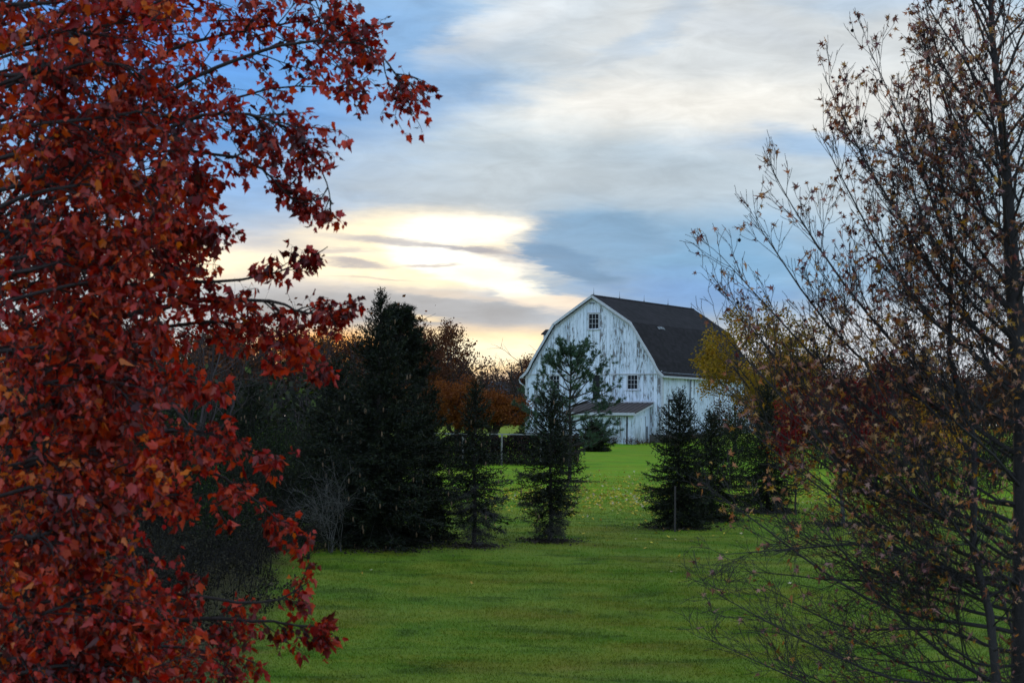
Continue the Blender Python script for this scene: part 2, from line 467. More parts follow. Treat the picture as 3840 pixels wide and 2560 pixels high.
def build_fallen():
    m, t, b = mat("fallen_leaf", .7)
    r = t.node('ShaderNodeAttribute', attribute_name='rnd').outputs['Fac']
    t.l.new(t.ramp(r, [(0, rgb(196, 160, 24)), (.5, rgb(206, 178, 50)), (.75, rgb(170, 120, 40)), (.9, rgb(200, 190, 160)), (1, rgb(150, 60, 30))]), b.inputs['Base Color'])
    rs = np.random.RandomState(11); pts = []
    def patch(px, d, sx, sy, n):
        x = (px - 1920) / FPX * d
        pts.append(np.stack([x + rs.normal(size=n) * sx, d + rs.normal(size=n) * sy], -1))
    patch(2350, 66, 1.3, 3.5, 520); patch(2150, 68, 1.6, 3, 420); patch(1950, 66, .8, 3, 260); patch(2380, 78, 1.5, 5, 300)
    patch(3350, 66, 2.2, 5, 900); patch(3150, 72, 2.0, 4, 500); patch(3650, 60, 2.2, 5, 300); patch(2500, 58, 2.5, 5, 160)
    patch(2200, 48, 6, 7, 50)
    p = np.concatenate(pts); p = p[p[:, 1] > 24]; n = len(p)
    P = np.stack([p[:, 0], p[:, 1], ground(p[:, 0], p[:, 1]) + .035], -1)
    an = rs.rand(n) * 6.28
    D = np.stack([np.cos(an), np.sin(an), rs.rand(n) * .5], -1)
    o = leaves("fallen_leaves", GUM, P, D, rs.uniform(.06, .11, n), rs, m, nbias=(0, 0, 2))
    tag(o, "yellow and pale fallen leaves scattered on the grass", "fallen leaves", kind='stuff')
build_fallen()

# ------------------------------------------------------------------ barn
def siding(name, axis, wear=.5, board=.28, tint=(1, 1, 1)):
    m, t, b = mat(name, .75)
    pos = t.node('ShaderNodeTexCoord').outputs['Object']
    x, y, z = t.sep(pos); h = x if axis == 'x' else y
    hb = t.math('DIVIDE', h, board)
    idx = t.math('FLOOR', hb); fr = t.math('FRACT', hb)
    wn = t.node('ShaderNodeTexWhiteNoise', noise_dimensions='1D'); t.l.new(idx, wn.inputs['W'])
    wn2 = t.node('ShaderNodeTexWhiteNoise', noise_dimensions='1D'); t.put(wn2.inputs['W'], t.math('ADD', idx, 71.3))
    hz = t.xyz(h, t.math('MULTIPLY', idx, 3.7), z)
    streak = t.noise(t.vmath('MULTIPLY', hz, (7, 1, 1.2)), 1, 5, .68)
    big = t.noise(t.vmath('MULTIPLY', t.xyz(h, 0, z), (.55, 1, .42)), 1, 3, .6)
    fine = t.noise(t.vmath('MULTIPLY', hz, (30, 1, 5)), 1, 4, .7)
    s = t.math('ADD', streak, t.math('MULTIPLY', t.math('SUBTRACT', wn.outputs[0], .5), .18))
    s = t.math('ADD', s, t.math('MULTIPLY', t.math('SUBTRACT', big, .5), .5))
    s = t.math('ADD', s, t.math('MULTIPLY', t.math('SUBTRACT', fine, .5), .2))
    patchy = t.noise(t.vmath('MULTIPLY', t.xyz(h, t.math('MULTIPLY', idx, 1.3), z), (5, 1, 2.4)), 1, 5, .7)
    s = t.math('ADD', s, t.math('MULTIPLY', t.math('SUBTRACT', patchy, .5), .7))
    low = t.math('MULTIPLY', t.math('GREATER_THAN', 4.72, z), .045)
    s = t.math('ADD', s, low)
    peel = t.rng(s, .69 - wear * .2, .77 - wear * .2)
    thin = t.rng(s, .52 - wear * .2, .72 - wear * .2)
    paint = t.mix(wn2.outputs[0], rgb(230, 236, 250), rgb(214, 224, 240))
    paint = t.mix(t.math('MULTIPLY', thin, .5), paint, rgb(158, 168, 176))
    wood = t.mix(fine, rgb(84, 82, 88), rgb(134, 124, 120))
    c = t.mix(t.math('MULTIPLY', peel, .9), paint, wood)
    # gaps between boards
    gap = t.math('ADD', t.rng(fr, .055, .0), t.rng(fr, .95, 1.0))
    c = t.mix(t.math('MULTIPLY', gap, t.math('MULTIPLY_ADD', wn2.outputs[0], .5, .15)), c, rgb(70, 70, 76))
    # splash-back dirt near the ground
    dirt = t.math('MULTIPLY', t.rng(z, 1.1, 0.0), t.rng(big, .3, .6))
    c = t.mix(t.math('MULTIPLY', dirt, .6), c, rgb(110, 106, 96))
    c = t.mix(1.0, c, (*tint, 1), 'MULTIPLY')
    t.l.new(c, b.inputs['Base Color']); b.inputs['Specular IOR Level'].default_value = .25
    bp = t.node('ShaderNodeBump'); bp.inputs['Distance'].default_value = .03; bp.inputs['Strength'].default_value = .7
    t.l.new(t.math('SUBTRACT', t.math('MULTIPLY', fine, .3), t.math('ADD', gap, t.math('MULTIPLY', peel, .3))), bp.inputs['Height'])
    t.l.new(bp.outputs[0], b.inputs['Normal'])
    return m
def plain(name, c, rough=.7, var=.25, scale=3.0):
    m, t, b = mat(name, rough)
    pos = t.node('ShaderNodeTexCoord').outputs['Object']
    n = t.noise(pos, scale, 4, .65)
    dark = tuple(v * (1 - var) for v in c[:3]) + (1,); lite = tuple(min(1, v * (1 + var)) for v in c[:3]) + (1,)
    t.l.new(t.mix(n, dark, lite), b.inputs['Base Color'])
    return m
def shingle(name, c, row=.2):
    m, t, b = mat(name, .9)
    pos = t.node('ShaderNodeTexCoord').outputs['Object']
    x, y, z = t.sep(pos)
    rowi = t.math('FLOOR', t.math('DIVIDE', z, row))
    coli = t.math('FLOOR', t.math('ADD', t.math('DIVIDE', y, .32), t.math('MULTIPLY', rowi, .37)))
    wn = t.node('ShaderNodeTexWhiteNoise', noise_dimensions='2D'); t.l.new(t.xyz(rowi, coli), wn.inputs['Vector'])
    n = t.noise(t.vmath('MULTIPLY', pos, (.3, .3, .9)), 1, 4, .6)
    k = t.math('ADD', t.math('MULTIPLY', wn.outputs[0], .5), t.math('MULTIPLY', n, .8))
    col = t.mix(k, tuple(v * .35 for v in c[:3]) + (1,), tuple(v * 2.0 for v in c[:3]) + (1,))
    line = t.rng(t.math('FRACT', t.math('DIVIDE', z, row)), .12, .0)
    col = t.mix(t.math('MULTIPLY', line, .5), col, (.006, .006, .007, 1))
    t.l.new(col, b.inputs['Base Color']); b.inputs['Specular IOR Level'].default_value = .2
    return m
def glass(name):
    m, t, b = mat(name, .4)
    n = t.noise(t.node('ShaderNodeTexCoord').outputs['Object'], 2.5, 2, .5)
    t.l.new(t.mix(n, (.004, .005, .008, 1), (.02, .022, .03, 1)), b.inputs['Base Color'])
    b.inputs['Specular IOR Level'].default_value = .12
    return m

def build_barn():
    W, L = 11.5, 17.2; hw = W / 2; GB = 3.4
    M_g = siding("peeling_boards_front", 'x', .52); M_s = siding("peeling_boards_side", 'y', .32, tint=(.97, .98, 1.0))
    M_l = siding("shed_boards_front", 'x', .02, .24); M_ls = siding("shed_boards_side", 'y', .25, .24)
    M_trim = plain("trim_paint", rgb(190, 190, 196), .7, .4, 6); M_dark = plain("dark_gap", rgb(26, 26, 30), .9)
    M_roof = shingle("asphalt_shingle", rgb(31, 27, 29)); M_tin = plain("rusted_tin", rgb(74, 62, 58), .75, .6, 2.0)
    M_stone = plain("field_stone", rgb(88, 82, 78), .95, .5, 2.5); M_gl = glass("window_glass"); M_met = plain("grey_metal", rgb(120, 122, 126), .5)
    bx, by = .526 * W + .02, 12.1 * W
    bn = empty("barn", (bx, by, GB), "weathered white gambrel barn with peeling paint and dark shingle roof", "barn", rz=-R(30.6))
    z = lambda h: h - GB
    base = -.9
    prof_r = [(0, 13.98), (1.1, 13.30), (2.2, 12.60), (3.3, 11.9), (3.80, 11.18), (4.24, 10.5), (4.7, 9.82), (5.19, 9.07), (5.38, 8.68), (5.62, 8.30), (6.02, 7.95)]
    prof_r = [(u, z(h)) for u, h in prof_r]
    prof_l = [(-u, h) for u, h in prof_r]
    wallp = [(hw, 0.25), (hw, prof_r[-2][1] - .12)] + [(u - .03, h - .12) for u, h in prof_r[-3:0:-1]] + [(0, prof_r[0][1] - .14)] + [(-(u - .03), h - .12) for u, h in prof_r[1:-2]] + [(-hw, prof_r[-2][1] - .12), (-hw, .25)]
    # gable wall with its two board courses: the upper course laps the lower
    MB().prism(wallp, 'y', 0.0, .12).build("gable_wall", M_g, bn)
    MB().prism(wallp, 'y', L - .12, L).build("gable_wall", M_g, bn)
    up = [(hw - .12, 4.72)] + [(u - .06, h - .16) for u, h in prof_r[-3:0:-1]] + [(0, prof_r[0][1] - .2)] + [(-(u - .06), h - .16) for u, h in prof_r[1:-2]] + [(-hw + .12, 4.72)]
    MB().prism(up, 'y', -.035, -.004).build("upper_siding", M_g, bn)
    for s in (-1, 1):
        a, b_ = (hw - .12, hw) if s > 0 else (-hw, -hw + .12)
        MB().box(a, b_, .125, L - .125, .25, prof_r[-2][1] - .1).build("side_wall", M_s, bn)
    # foundation
    fd = MB().box(-hw - .06, hw + .06, -.06, L + .06, base - .6, .25).build("foundation", M_stone, bn)
    # roof: one shell following the gambrel profile, with thickness
    outer = prof_l[::-1] + prof_r[1:]
    inner = [(u * .985, h - .10) for u, h in outer]
    MB().prism(outer + inner[::-1], 'y', -.32, L + .32).build("roof", M_roof, bn)
    ridge = MB().prism([(-.16, prof_r[0][1] - .06), (0, prof_r[0][1] + .045), (.16, prof_r[0][1] - .06), (0, prof_r[0][1] + .01)], 'y', -.33, L + .33).build("ridge_cap", M_roof, bn)
    # barge boards along the front rake, in short lengths
    for pr in (prof_r, prof_l):
        mb = MB()
        for (u0, h0), (u1, h1) in zip(pr[:-1], pr[1:]):
            n = np.array([-(h1 - h0), u1 - u0]); n = n / np.linalg.norm(n) * .17
            if n[1] > 0: n = -n
            mb.prism([(u0, h0 + .012), (u1, h1 + .012), (u1 + n[0], h1 + n[1]), (u0 + n[0], h0 + n[1])], 'y', -.37, -.325)
        mb.build("barge_board", M_trim, bn)
        mb = MB()
        for (u0, h0), (u1, h1) in zip(pr[:-1], pr[1:]):
            k = .965
            mb.prism([(u0 * k, h0 - .17), (u1 * k, h1 - .17), (u1 * k, h1 - .36), (u0 * k, h0 - .36)], 'y', -.075, -.037)
        mb.build("rake_frieze", M_trim, bn)
    e = prof_r[-1]
    for s in (-1, 1):
        MB().box(min(s * (e[0] - .02), s * (e[0] + .09)), max(s * (e[0] - .02), s * (e[0] + .09)), -.38, L + .34, e[1] - .15, e[1] - .015).build("eave_fascia", M_trim, bn)
        MB().box(min(s * (hw - .1), s * (hw + .035)), max(s * (hw - .1), s * (hw + .035)), -.06, -.002, .25, e[1] + .1).build("corner_board", M_trim, bn)
        MB().box(min(s * (hw + .003), s * (hw + .037)), max(s * (hw + .003), s * (hw + .037)), 0, .14, .25, e[1] + .05).build("corner_board", M_trim, bn)
    MB().box(-hw + .13, hw - .13, -.07, -.037, 4.66, 4.73).build("drip_board", M_trim, bn)
    # curled downspout at the left eave
    MB().tube([(-e[0] - .1, -.3, e[1] - .1), (-e[0] - .22, -.28, e[1] - .25), (-e[0] - .12, -.25, e[1] - .5), (-hw - .12, -.1, e[1] - .72), (-hw - .1, .06, e[1] - 1.0), (-hw - .1, .1, .3)], .045, 8).build("downspout", M_trim, bn, True)
    MB().tube([(hw + .1, 4.6, e[1] - .2), (hw + .09, 4.6, 2.6), (hw + .09, 4.6, .3)], .05, 8).build("downspout", M_met, bn, True)
    # windows: frame > pane, muntins, three by three lights
    def window(uc, z0, w, h, face=-.037, cols=3, rows=3, opn=False):
        fr = MB(); f = .075
        fr.box(uc - w / 2 - f, uc - w / 2, face - .05, face, z0 - f, z0 + h + f)
        fr.box(uc + w / 2, uc + w / 2 + f, face - .05, face, z0 - f, z0 + h + f)
        fr.box(uc - w / 2, uc + w / 2, face - .05, face, z0 + h, z0 + h + f)
        fr.box(uc - w / 2 - .16, uc + w / 2 + .16, face - .09, face - .003, z0 - f - .05, z0 - f - .004)
        fr.box(uc - w / 2 - .14, uc + w / 2 + .14, face - .075, face - .003, z0 + h + f + .003, z0 + h + f + .055)
        wf = fr.build("window", M_trim, bn)
        mu = MB()
        for i in range(1, cols): xx = uc - w / 2 + w * i / cols; mu.box(xx - .013, xx + .013, face - .026, face - .009, z0, z0 + h)
        for j in range(1, rows): zz = z0 + h * j / rows; mu.box(uc - w / 2, uc + w / 2, face - .032, face - .027, zz - .013, zz + .013)
        mu.build("glazing_bar", M_trim, wf)
        MB().box(uc - w / 2, uc + w / 2, face - .008, face - .002, z0, z0 + h).build("pane", M_gl, wf)
    window(.06, z(11.5), .80, 1.06)
    window(3.32, z(7.0), .78, .98, face=-.002)
    window(-3.25, z(7.0), .78, .98, face=-.002)
    # louvre slit below the peak
    MB().box(-.34, .1, -.06, -.037, z(13.35), z(13.41)).build("peak_vent", M_dark, bn)
    # hay door: dark opening with the sliding panel pushed to the right
    dr = MB().box(.0, .74, -.012, -.003, z(6.35), z(8.0)).build("hay_doorway", M_dark, bn)
    MB().box(.62, 1.75, -.075, -.02, z(6.3), z(8.02)).build("sliding_panel", M_g, dr)
    MB().box(-.5, 1.9, -.10, -.077, z(8.02), z(8.08)).build("door_track", M_trim, dr)
    # side door seen past the young spruce
    sd = MB().box(hw + .003, hw + .03, 1.1, 2.3, .3, 2.75).build("side_door", M_ls, bn)
    mb = MB()
    mb.box(hw + .003, hw + .06, .98, 1.095, .28, 2.87).box(hw + .003, hw + .06, 2.305, 2.42, .28, 2.87).box(hw + .003, hw + .065, 1.0, 2.4, 2.755, 2.865)
    mb.build("door_casing", M_dark, sd)
    # small hooded dormer on the far-left slope
    dm = MB().box(-5.2, -3.9, 1.6, 2.8, z(10.75), z(11.25)).build("dormer", M_g, bn)
    MB().prism([(1.45, z(11.22)), (2.2, z(11.62)), (2.95, z(11.22)), (2.9, z(11.17)), (2.2, z(11.53)), (1.5, z(11.17))], 'x', -5.35, -3.6).build("dormer_roof", M_roof, dm)
    # lightning rods
    for v in (0.0, 4.2, 8.4, 12.7, 17.1):
        zt = prof_r[0][1]
        MB().tube([(0, v, zt), (0, v, zt + .25), (0, v, zt + .55)], [.025, .018, .008], 5).tube([(-.06, v, zt + .04), (0, v, zt + .2)], .012, 4).tube([(.06, v, zt + .04), (0, v, zt + .2)], .012, 4).build("lightning_rod", M_met, bn)
    # weathered missing-shingle patch on the roof break
    mb = MB(); rs = np.random.RandomState(3)
    for k in range(9):
        v = 3.7 + k * .13 + rs.rand() * .06; t0 = .02 + rs.rand() * .05; w_ = .07 + rs.rand() * .08
        u0, h0 = 3.37 + t0, z(11.9) - .08 - t0 * 1.4
        mb.poly([(u0 + .02, v, h0 + .02), (u0 + .02, v + w_, h0 + .02), (u0 + .02 + .13, v + w_, h0 + .02 - .19), (u0 + .02 + .13, v, h0 + .02 - .19)])
    mb.build("bare_roof_patch", M_met, bn)
    # lean-to shed
    D = 2.7; u0, u1 = -.6, 4.76; zb = z(2.75); zt = z(5.88); zf = z(5.22)
    sh = MB().box(u0, u1, -D, -D + .1, zb - .3, zf - .03).build("shed_wall", M_l, bn)
    for uu in (u0, u1 - .1):
        MB().prism([(-D + .105, zb - .3), (-.08, zb + .25), (-.08, zt - .02), (-D + .105, zf - .03)], 'x', uu, uu + .1).build("side_panel", M_ls, sh)
    mb = MB(); nr = 15
    mb.prism([(-D - .42, zf - .09), (-.076, zt + .03), (-.076, zt + .08), (-D - .42, zf - .04)], 'x', u0 - .25, u1 + .32)
    for k in range(nr):
        xx = u0 - .2 + (u1 - u0 + .45) * k / (nr - 1)
        mb.prism([(-D - .43, zf - .037), (-.078, zt + .083), (-.078, zt + .115), (-D - .43, zf - .005)], 'x', xx - .02, xx + .02)
    rf = mb.build("shed_roof", M_tin, bn)
    MB().box(u0 - .28, u1 + .34, -D - .47, -D - .435, zf - .20, zf - .01).build("shed_fascia", M_trim, rf)
    MB().box(u0 - .28, u1 + .36, -.13, -.08, zt + .12, zt + .2).build("flashing", M_trim, rf)
    mb = MB()
    mb.prism([(-D - .42, zf - .24), (-.08, zt - .12), (-.08, zt + .025), (-D - .42, zf - .095)], 'x', u1 + .25, u1 + .30)
    mb.build("shed_barge_board", M_trim, rf)
    # shed doors
    d1 = MB().box(1.0, 4.2, -D - .05, -D - .006, zb - .02, zf - .28).build("shed_door", M_l, bn)
    MB().box(.85, 4.4, -D - .09, -D - .052, zf - .27, zf - .21).build("door_track", M_trim, d1)
    MB().box(4.21, 4.30, -D - .03, -D - .004, zb - .02, zf - .28).build("door_jamb", M_dark, d1)
    d2 = MB().prism([(-2.35, zb + .25), (-.85, zb + .32), (-.85, zf - .3), (-2.35, zf - .3)], 'x', u1 + .003, u1 + .035).build("shed_door", M_ls, bn)
    MB().prism([(-.84, zb + .3), (-.79, zb + .3), (-.79, zf - .25), (-.84, zf - .25)], 'x', u1 + .003, u1 + .045).build("door_jamb", M_dark, d2)
    for b0, b1 in ((-.62, -.42),): MB().prism([(b0, zb + .3), (b1, zb + .3), (b1, zb + 1.5), (b0, zb + 1.5)], 'x', u1 + .003, u1 + .02).build("missing_board", M_dark, sh)
build_barn()

# ------------------------------------------------------------------ fence
def build_fence():
    M_rail = plain("weathered_rail", rgb(136, 134, 132), .8, .3, 5); M_post = plain("fence_post_wood", rgb(120, 116, 112), .85, .3, 6)
    x0, x1, d = -6.2, 3.1, 92.0
    f = empty("rail_fence", (0, d, float(ground(0, d))), "grey rail fence with thin posts in front of a dark hedge", "fence")
    top = 1.5
    MB().box(x0, x1, -.06, .05, top - .01, top + .04).build("rail", M_rail, f)
    for px in (1290, 1440, 1590, 1740, 1886, 2032):
        x = (px - 1920) / FPX * d
        MB().box(x - .045, x + .045, -.11, -.005, -.2, top - .004).build("post", M_post, f)
build_fence()

def build_far_house():
    x, y, zz = gpos(1948, 205)
    h = empty("far_house", (x, y, zz), "small far house with grey roof half hidden behind the barn", "house", rz=R(-20))
    Mw = plain("house_siding", rgb(176, 170, 168), .8, .1, 1); Mr = plain("house_roof", rgb(76, 76, 84), .9, .2, 1)
    MB().prism([(-4, -.3), (4, -.3), (4, 2.6), (0, 4.4), (-4, 2.6)], 'x', -3.0, 5.5).build("wall", Mw, h)
    MB().prism([(-4.5, 2.3), (0, 4.42), (4.5, 2.3), (4.5, 2.5), (0, 4.62), (-4.5, 2.5)], 'x', -3.3, 5.8).build("roof", Mr, h)
    for k in (-1.8, 1.2, 3.6):
        MB().box(k - .45, k + .45, -4.05, -4.003, .9, 2.1).build("window", glass("pane_glass"), h)
build_far_house()

# ------------------------------------------------------------------ vegetation materials
def bark(name, c, var=.5, scale=14):
    m, t, b = mat(name, .9)
    pos = t.node('ShaderNodeTexCoord').outputs['Object']
    n = t.noise(t.vmath('MULTIPLY', pos, (scale, scale, scale * .3)), 1, 4, .7)
    t.l.new(t.mix(n, tuple(v * (1 - var) for v in c[:3]) + (1,), tuple(v * (1 + var) for v in c[:3]) + (1,)), b.inputs['Base Color'])
    b.inputs['Specular IOR Level'].default_value = .2
    bp = t.node('ShaderNodeBump'); bp.inputs['Strength'].default_value = .8; bp.inputs['Distance'].default_value = .02
    t.l.new(t.noise(t.vmath('MULTIPLY', pos, (scale * 2.2, scale * 2.2, scale * .5)), 1, 5, .75), bp.inputs['Height']); t.l.new(bp.outputs[0], b.inputs['Normal'])
    return m
def foliage(name, stops, back=None, trans=.35, gloss=.012, rough=.5):
    """leaf: diffuse + light passing through + a little sheen; the underside may have its own colour"""
    m = bpy.data.materials.new(name); m.use_nodes = True; t = NT(m.node_tree); t.n.clear()
    out = t.node('ShaderNodeOutputMaterial')
    r = t.node('ShaderNodeAttribute', attribute_name='rnd').outputs['Fac']
    c = t.ramp(r, stops); front = c
    if back is not None:
        c = t.mix(t.math('MULTIPLY', t.node('ShaderNodeNewGeometry').outputs['Backfacing'], back[1]), c, back[0])
    d = t.node('ShaderNodeBsdfDiffuse'); t.l.new(c, d.inputs[0])
    tr = t.node('ShaderNodeBsdfTranslucent'); t.l.new(t.mix(1.0, front, (1.3, 1.1, .7, 1), 'MULTIPLY'), tr.inputs[0])
    g = t.node('ShaderNodeBsdfGlossy'); g.inputs['Roughness'].default_value = rough; g.inputs[0].default_value = (.9, .9, .95, 1)
    s = t.node('ShaderNodeMixShader'); s.inputs[0].default_value = trans; t.l.new(d.outputs[0], s.inputs[1]); t.l.new(tr.outputs[0], s.inputs[2])
    s2 = t.node('ShaderNodeMixShader'); s2.inputs[0].default_value = gloss; t.l.new(s.outputs[0], s2.inputs[1]); t.l.new(g.outputs[0], s2.inputs[2])
    t.l.new(s2.outputs[0], out.inputs[0])
    return m

M_BARK_MAPLE = bark("maple_bark", rgb(62, 54, 52)); M_BARK_GUM = bark("sweetgum_bark", rgb(66, 62, 61), .6, 22); M_BARK_CON = bark("conifer_bark", rgb(58, 52, 48))
M_BARK_BARE = bark("bare_twig_bark", rgb(64, 55, 54), .4, 3); M_BARK_DARK = bark("dark_stem_bark", rgb(38, 34, 31), .4, 5); M_BARK_PALE = bark("pale_twig_bark", rgb(92, 88, 82), .3, 5)
M_MAPLE = foliage("maple_leaf", [(0, rgb(60, 5, 3)), (.2, rgb(118, 10, 4)), (.4, rgb(176, 26, 4)), (.6, rgb(202, 66, 4)), (.72, rgb(116, 24, 4)), (.86, rgb(184, 14, 18)), (1, rgb(212, 108, 14))], back=(rgb(206, 112, 92), .15), trans=.32, gloss=.03, rough=.4)
M_GUM = foliage("sweetgum_leaf", [(0, rgb(84, 26, 26)), (.25, rgb(122, 58, 36)), (.45, rgb(134, 96, 44)), (.6, rgb(180, 134, 24)), (.75, rgb(176, 96, 34)), (.88, rgb(150, 100, 84)), (1, rgb(104, 34, 34))], back=(rgb(188, 144, 130), .36), trans=.2, gloss=.05, rough=.4)
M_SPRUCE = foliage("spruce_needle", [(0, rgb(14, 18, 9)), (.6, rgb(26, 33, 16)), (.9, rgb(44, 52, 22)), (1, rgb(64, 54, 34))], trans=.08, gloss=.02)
M_PINE = foliage("pine_needle", [(0, rgb(34, 56, 40)), (.6, rgb(58, 84, 58)), (1, rgb(92, 110, 70))], trans=.15, gloss=.04)
M_DEAD = bark("dead_twig_bark", rgb(74, 70, 68), .3, 6)
M_CONE = plain("spruce_cone", rgb(112, 88, 64), .8, .3, 20)

def label_veg(root, label, cat, group=None): tag(root, label, cat, group)

# ------------------------------------------------------------------ conifers
def spruce(name, loc, label, H, Rad, seed, cat="tree", low=.12, levels=None, dens=1.0, leader=True, droop=.25, bare=0.0, cones=0, mneedle=None, power=.85, nl=.085, lean=0.0, skew=None, skirt=.6):
    rs = np.random.RandomState(seed); root = empty(name, loc, label, cat)
    T = Tubes(); BT = Tubes(); NPp, NDd, NSs, Rn = [], [], [], []
    trunk = np.array([(lean * (k / 8) * .3 + .02 * math.sin(k), 0, H * k / 8 - (.2 if k == 0 else 0)) for k in range(9)])
    T.add(trunk, np.linspace(H * .016, .006, 9), sides=7)
    levels = levels or int(H * 10); conep = []
    for i in range(levels):
        f = i / (levels - 1); h = H * (low + (0.985 - low) * f ** .93)
        prof = max(0.0, (1 - (h / H))) ** power * min(1.0, skirt + 2.0 * (h / H - low)) * Rad
        n = max(4, int((8 - 3.5 * f) * dens))
        a0 = rs.rand() * 6.28
        for k in range(n):
            an = a0 + k * 6.283 / n + rs.normal() * .25
            L = prof * rs.uniform(.62, 1.15) + .05
            if rs.rand() < .1: L *= .6
            if skew is not None: L *= 1 + skew[2] * max(0, math.cos(an - skew[0])) * (1 if h / H < skew[1] else 0)
            el = R(-6 - 14 * (1 - f) + 50 * f ** 2.5) + rs.normal() * .16
            d0 = (math.cos(an) * math.cos(el), math.sin(an) * math.cos(el), math.sin(el))
            b = curve((lean * f * .3, 0, h + rs.normal() * .07), d0, L, 6, rs, .03, -droop * (1 - f) + .5 * f)
            tip = np.clip(np.linspace(0, 1, 6) - .55, 0, 1)[:, None] ** 1.5 * np.array([0, 0, L * .45]); b = b + tip
            T.add(b, max(.004, L * .011), .003, sides=3)
            isbare = rs.rand() < bare * max(0, 1 - h / H * 2.2)
            step = .11; nt = max(2, int(L / step * dens))
            ts = np.linspace(.12 if not isbare else .3, .98, nt); pp, tt = along(b, ts)
            for q in range(nt):
                side = np.cross(tt[q], (0, 0, 1)); side /= np.linalg.norm(side) + 1e-9
                for sg in (-1, 1):
                    l = (.08 + .42 * L ** .6 * (1 - ts[q]) ** .6 * .55) * rs.uniform(.6, 1.15)
                    dd = unit(tt[q] * .75 + side * sg * .75 + np.array([0, 0, -.22 + .3 * f]) + rs.normal(size=3) * (.15, .15, .38))
                    if isbare:
                        for _ in range(2):
                            d2 = unit(dd + rs.normal(size=3) * .5); e2 = pp[q] + d2 * l * 1.1
                            BT.add([pp[q], pp[q] + d2 * l * .6, e2 - (0, 0, .03)], .004, .002, sides=3)
                            for _2 in range(2): m2 = pp[q] + d2 * l * rs.uniform(.3, 1); BT.add([m2, m2 + unit(d2 + rs.normal(size=3) * .8) * .1], .003, .0015, sides=3)
                        if rs.rand() < .8: continue
                    m_ = max(3, int(l / .045 * dens))
                    s_ = np.linspace(0, 1, m_)[:, None]
                    P_ = pp[q] + dd * s_ * l + rs.normal(size=(m_, 3)) * .02; P_[:, 2] -= (s_[:, 0] ** 2) * l * .15
                    NPp.append(P_); NDd.append(dd[None] * .9 + rs.normal(size=(m_, 3)) * .55 + (0, 0, .1)); NSs.append(rs.uniform(.6, 1.2, m_) * nl)
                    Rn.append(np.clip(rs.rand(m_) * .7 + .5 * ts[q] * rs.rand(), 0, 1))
                if cones and rs.rand() < cones and ts[q] > .55: conep.append(pp[q] - (0, 0, .03))
            # needles along the branch itself
            m_ = max(4, int(L / .035)); P_, D_ = along(b, np.linspace(.2, 1, m_))
            if not isbare: NPp.append(P_); NDd.append(D_ + rs.normal(size=(m_, 3)) * .6); NSs.append(rs.uniform(.8, 1.3, m_) * nl); Rn.append(rs.rand(m_))
    if leader:
        for k in range(7):
            an = k * .9; hh = H * (.93 - .012 * k); d0 = (math.cos(an) * .45, math.sin(an) * .45, .9)
            b = curve((0, 0, hh), d0, H * .05 + .05 * k * .4, 5, rs, .02, .4); T.add(b, .008, .004)
            m_ = 22; P_, D_ = along(b, np.linspace(0, 1, m_)); NPp.append(P_); NDd.append(D_ * .7 + rs.normal(size=(m_, 3)) * .5); NSs.append(np.full(m_, nl * .55)); Rn.append(rs.rand(m_))
        P_ = np.stack([np.zeros(60), np.zeros(60), np.linspace(H * .9, H, 60)], -1); NPp.append(P_); NDd.append(rs.normal(size=(60, 3)) * .5 + (0, 0, .6)); NSs.append(np.full(60, nl * .6)); Rn.append(rs.rand(60))
    T.build("trunk", M_BARK_CON, root)
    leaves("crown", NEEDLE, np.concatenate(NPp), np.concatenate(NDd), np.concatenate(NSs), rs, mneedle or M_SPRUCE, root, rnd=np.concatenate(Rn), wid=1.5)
    if BT.count: o = BT.build("dead_twigs", M_DEAD, root); o['kind'] = 'stuff'
    if conep:
        cp = np.array(conep)[rs.permutation(len(conep))[:110]]
        cb = Tubes()
        for c in cp: cb.add([c, c - (0, 0, .03), c - (0, 0, .10), c - (0, 0, .13)], [.008, .02, .019, .005], sides=5)
        o = cb.build("cones", M_CONE, root); o['kind'] = 'stuff'
    return root

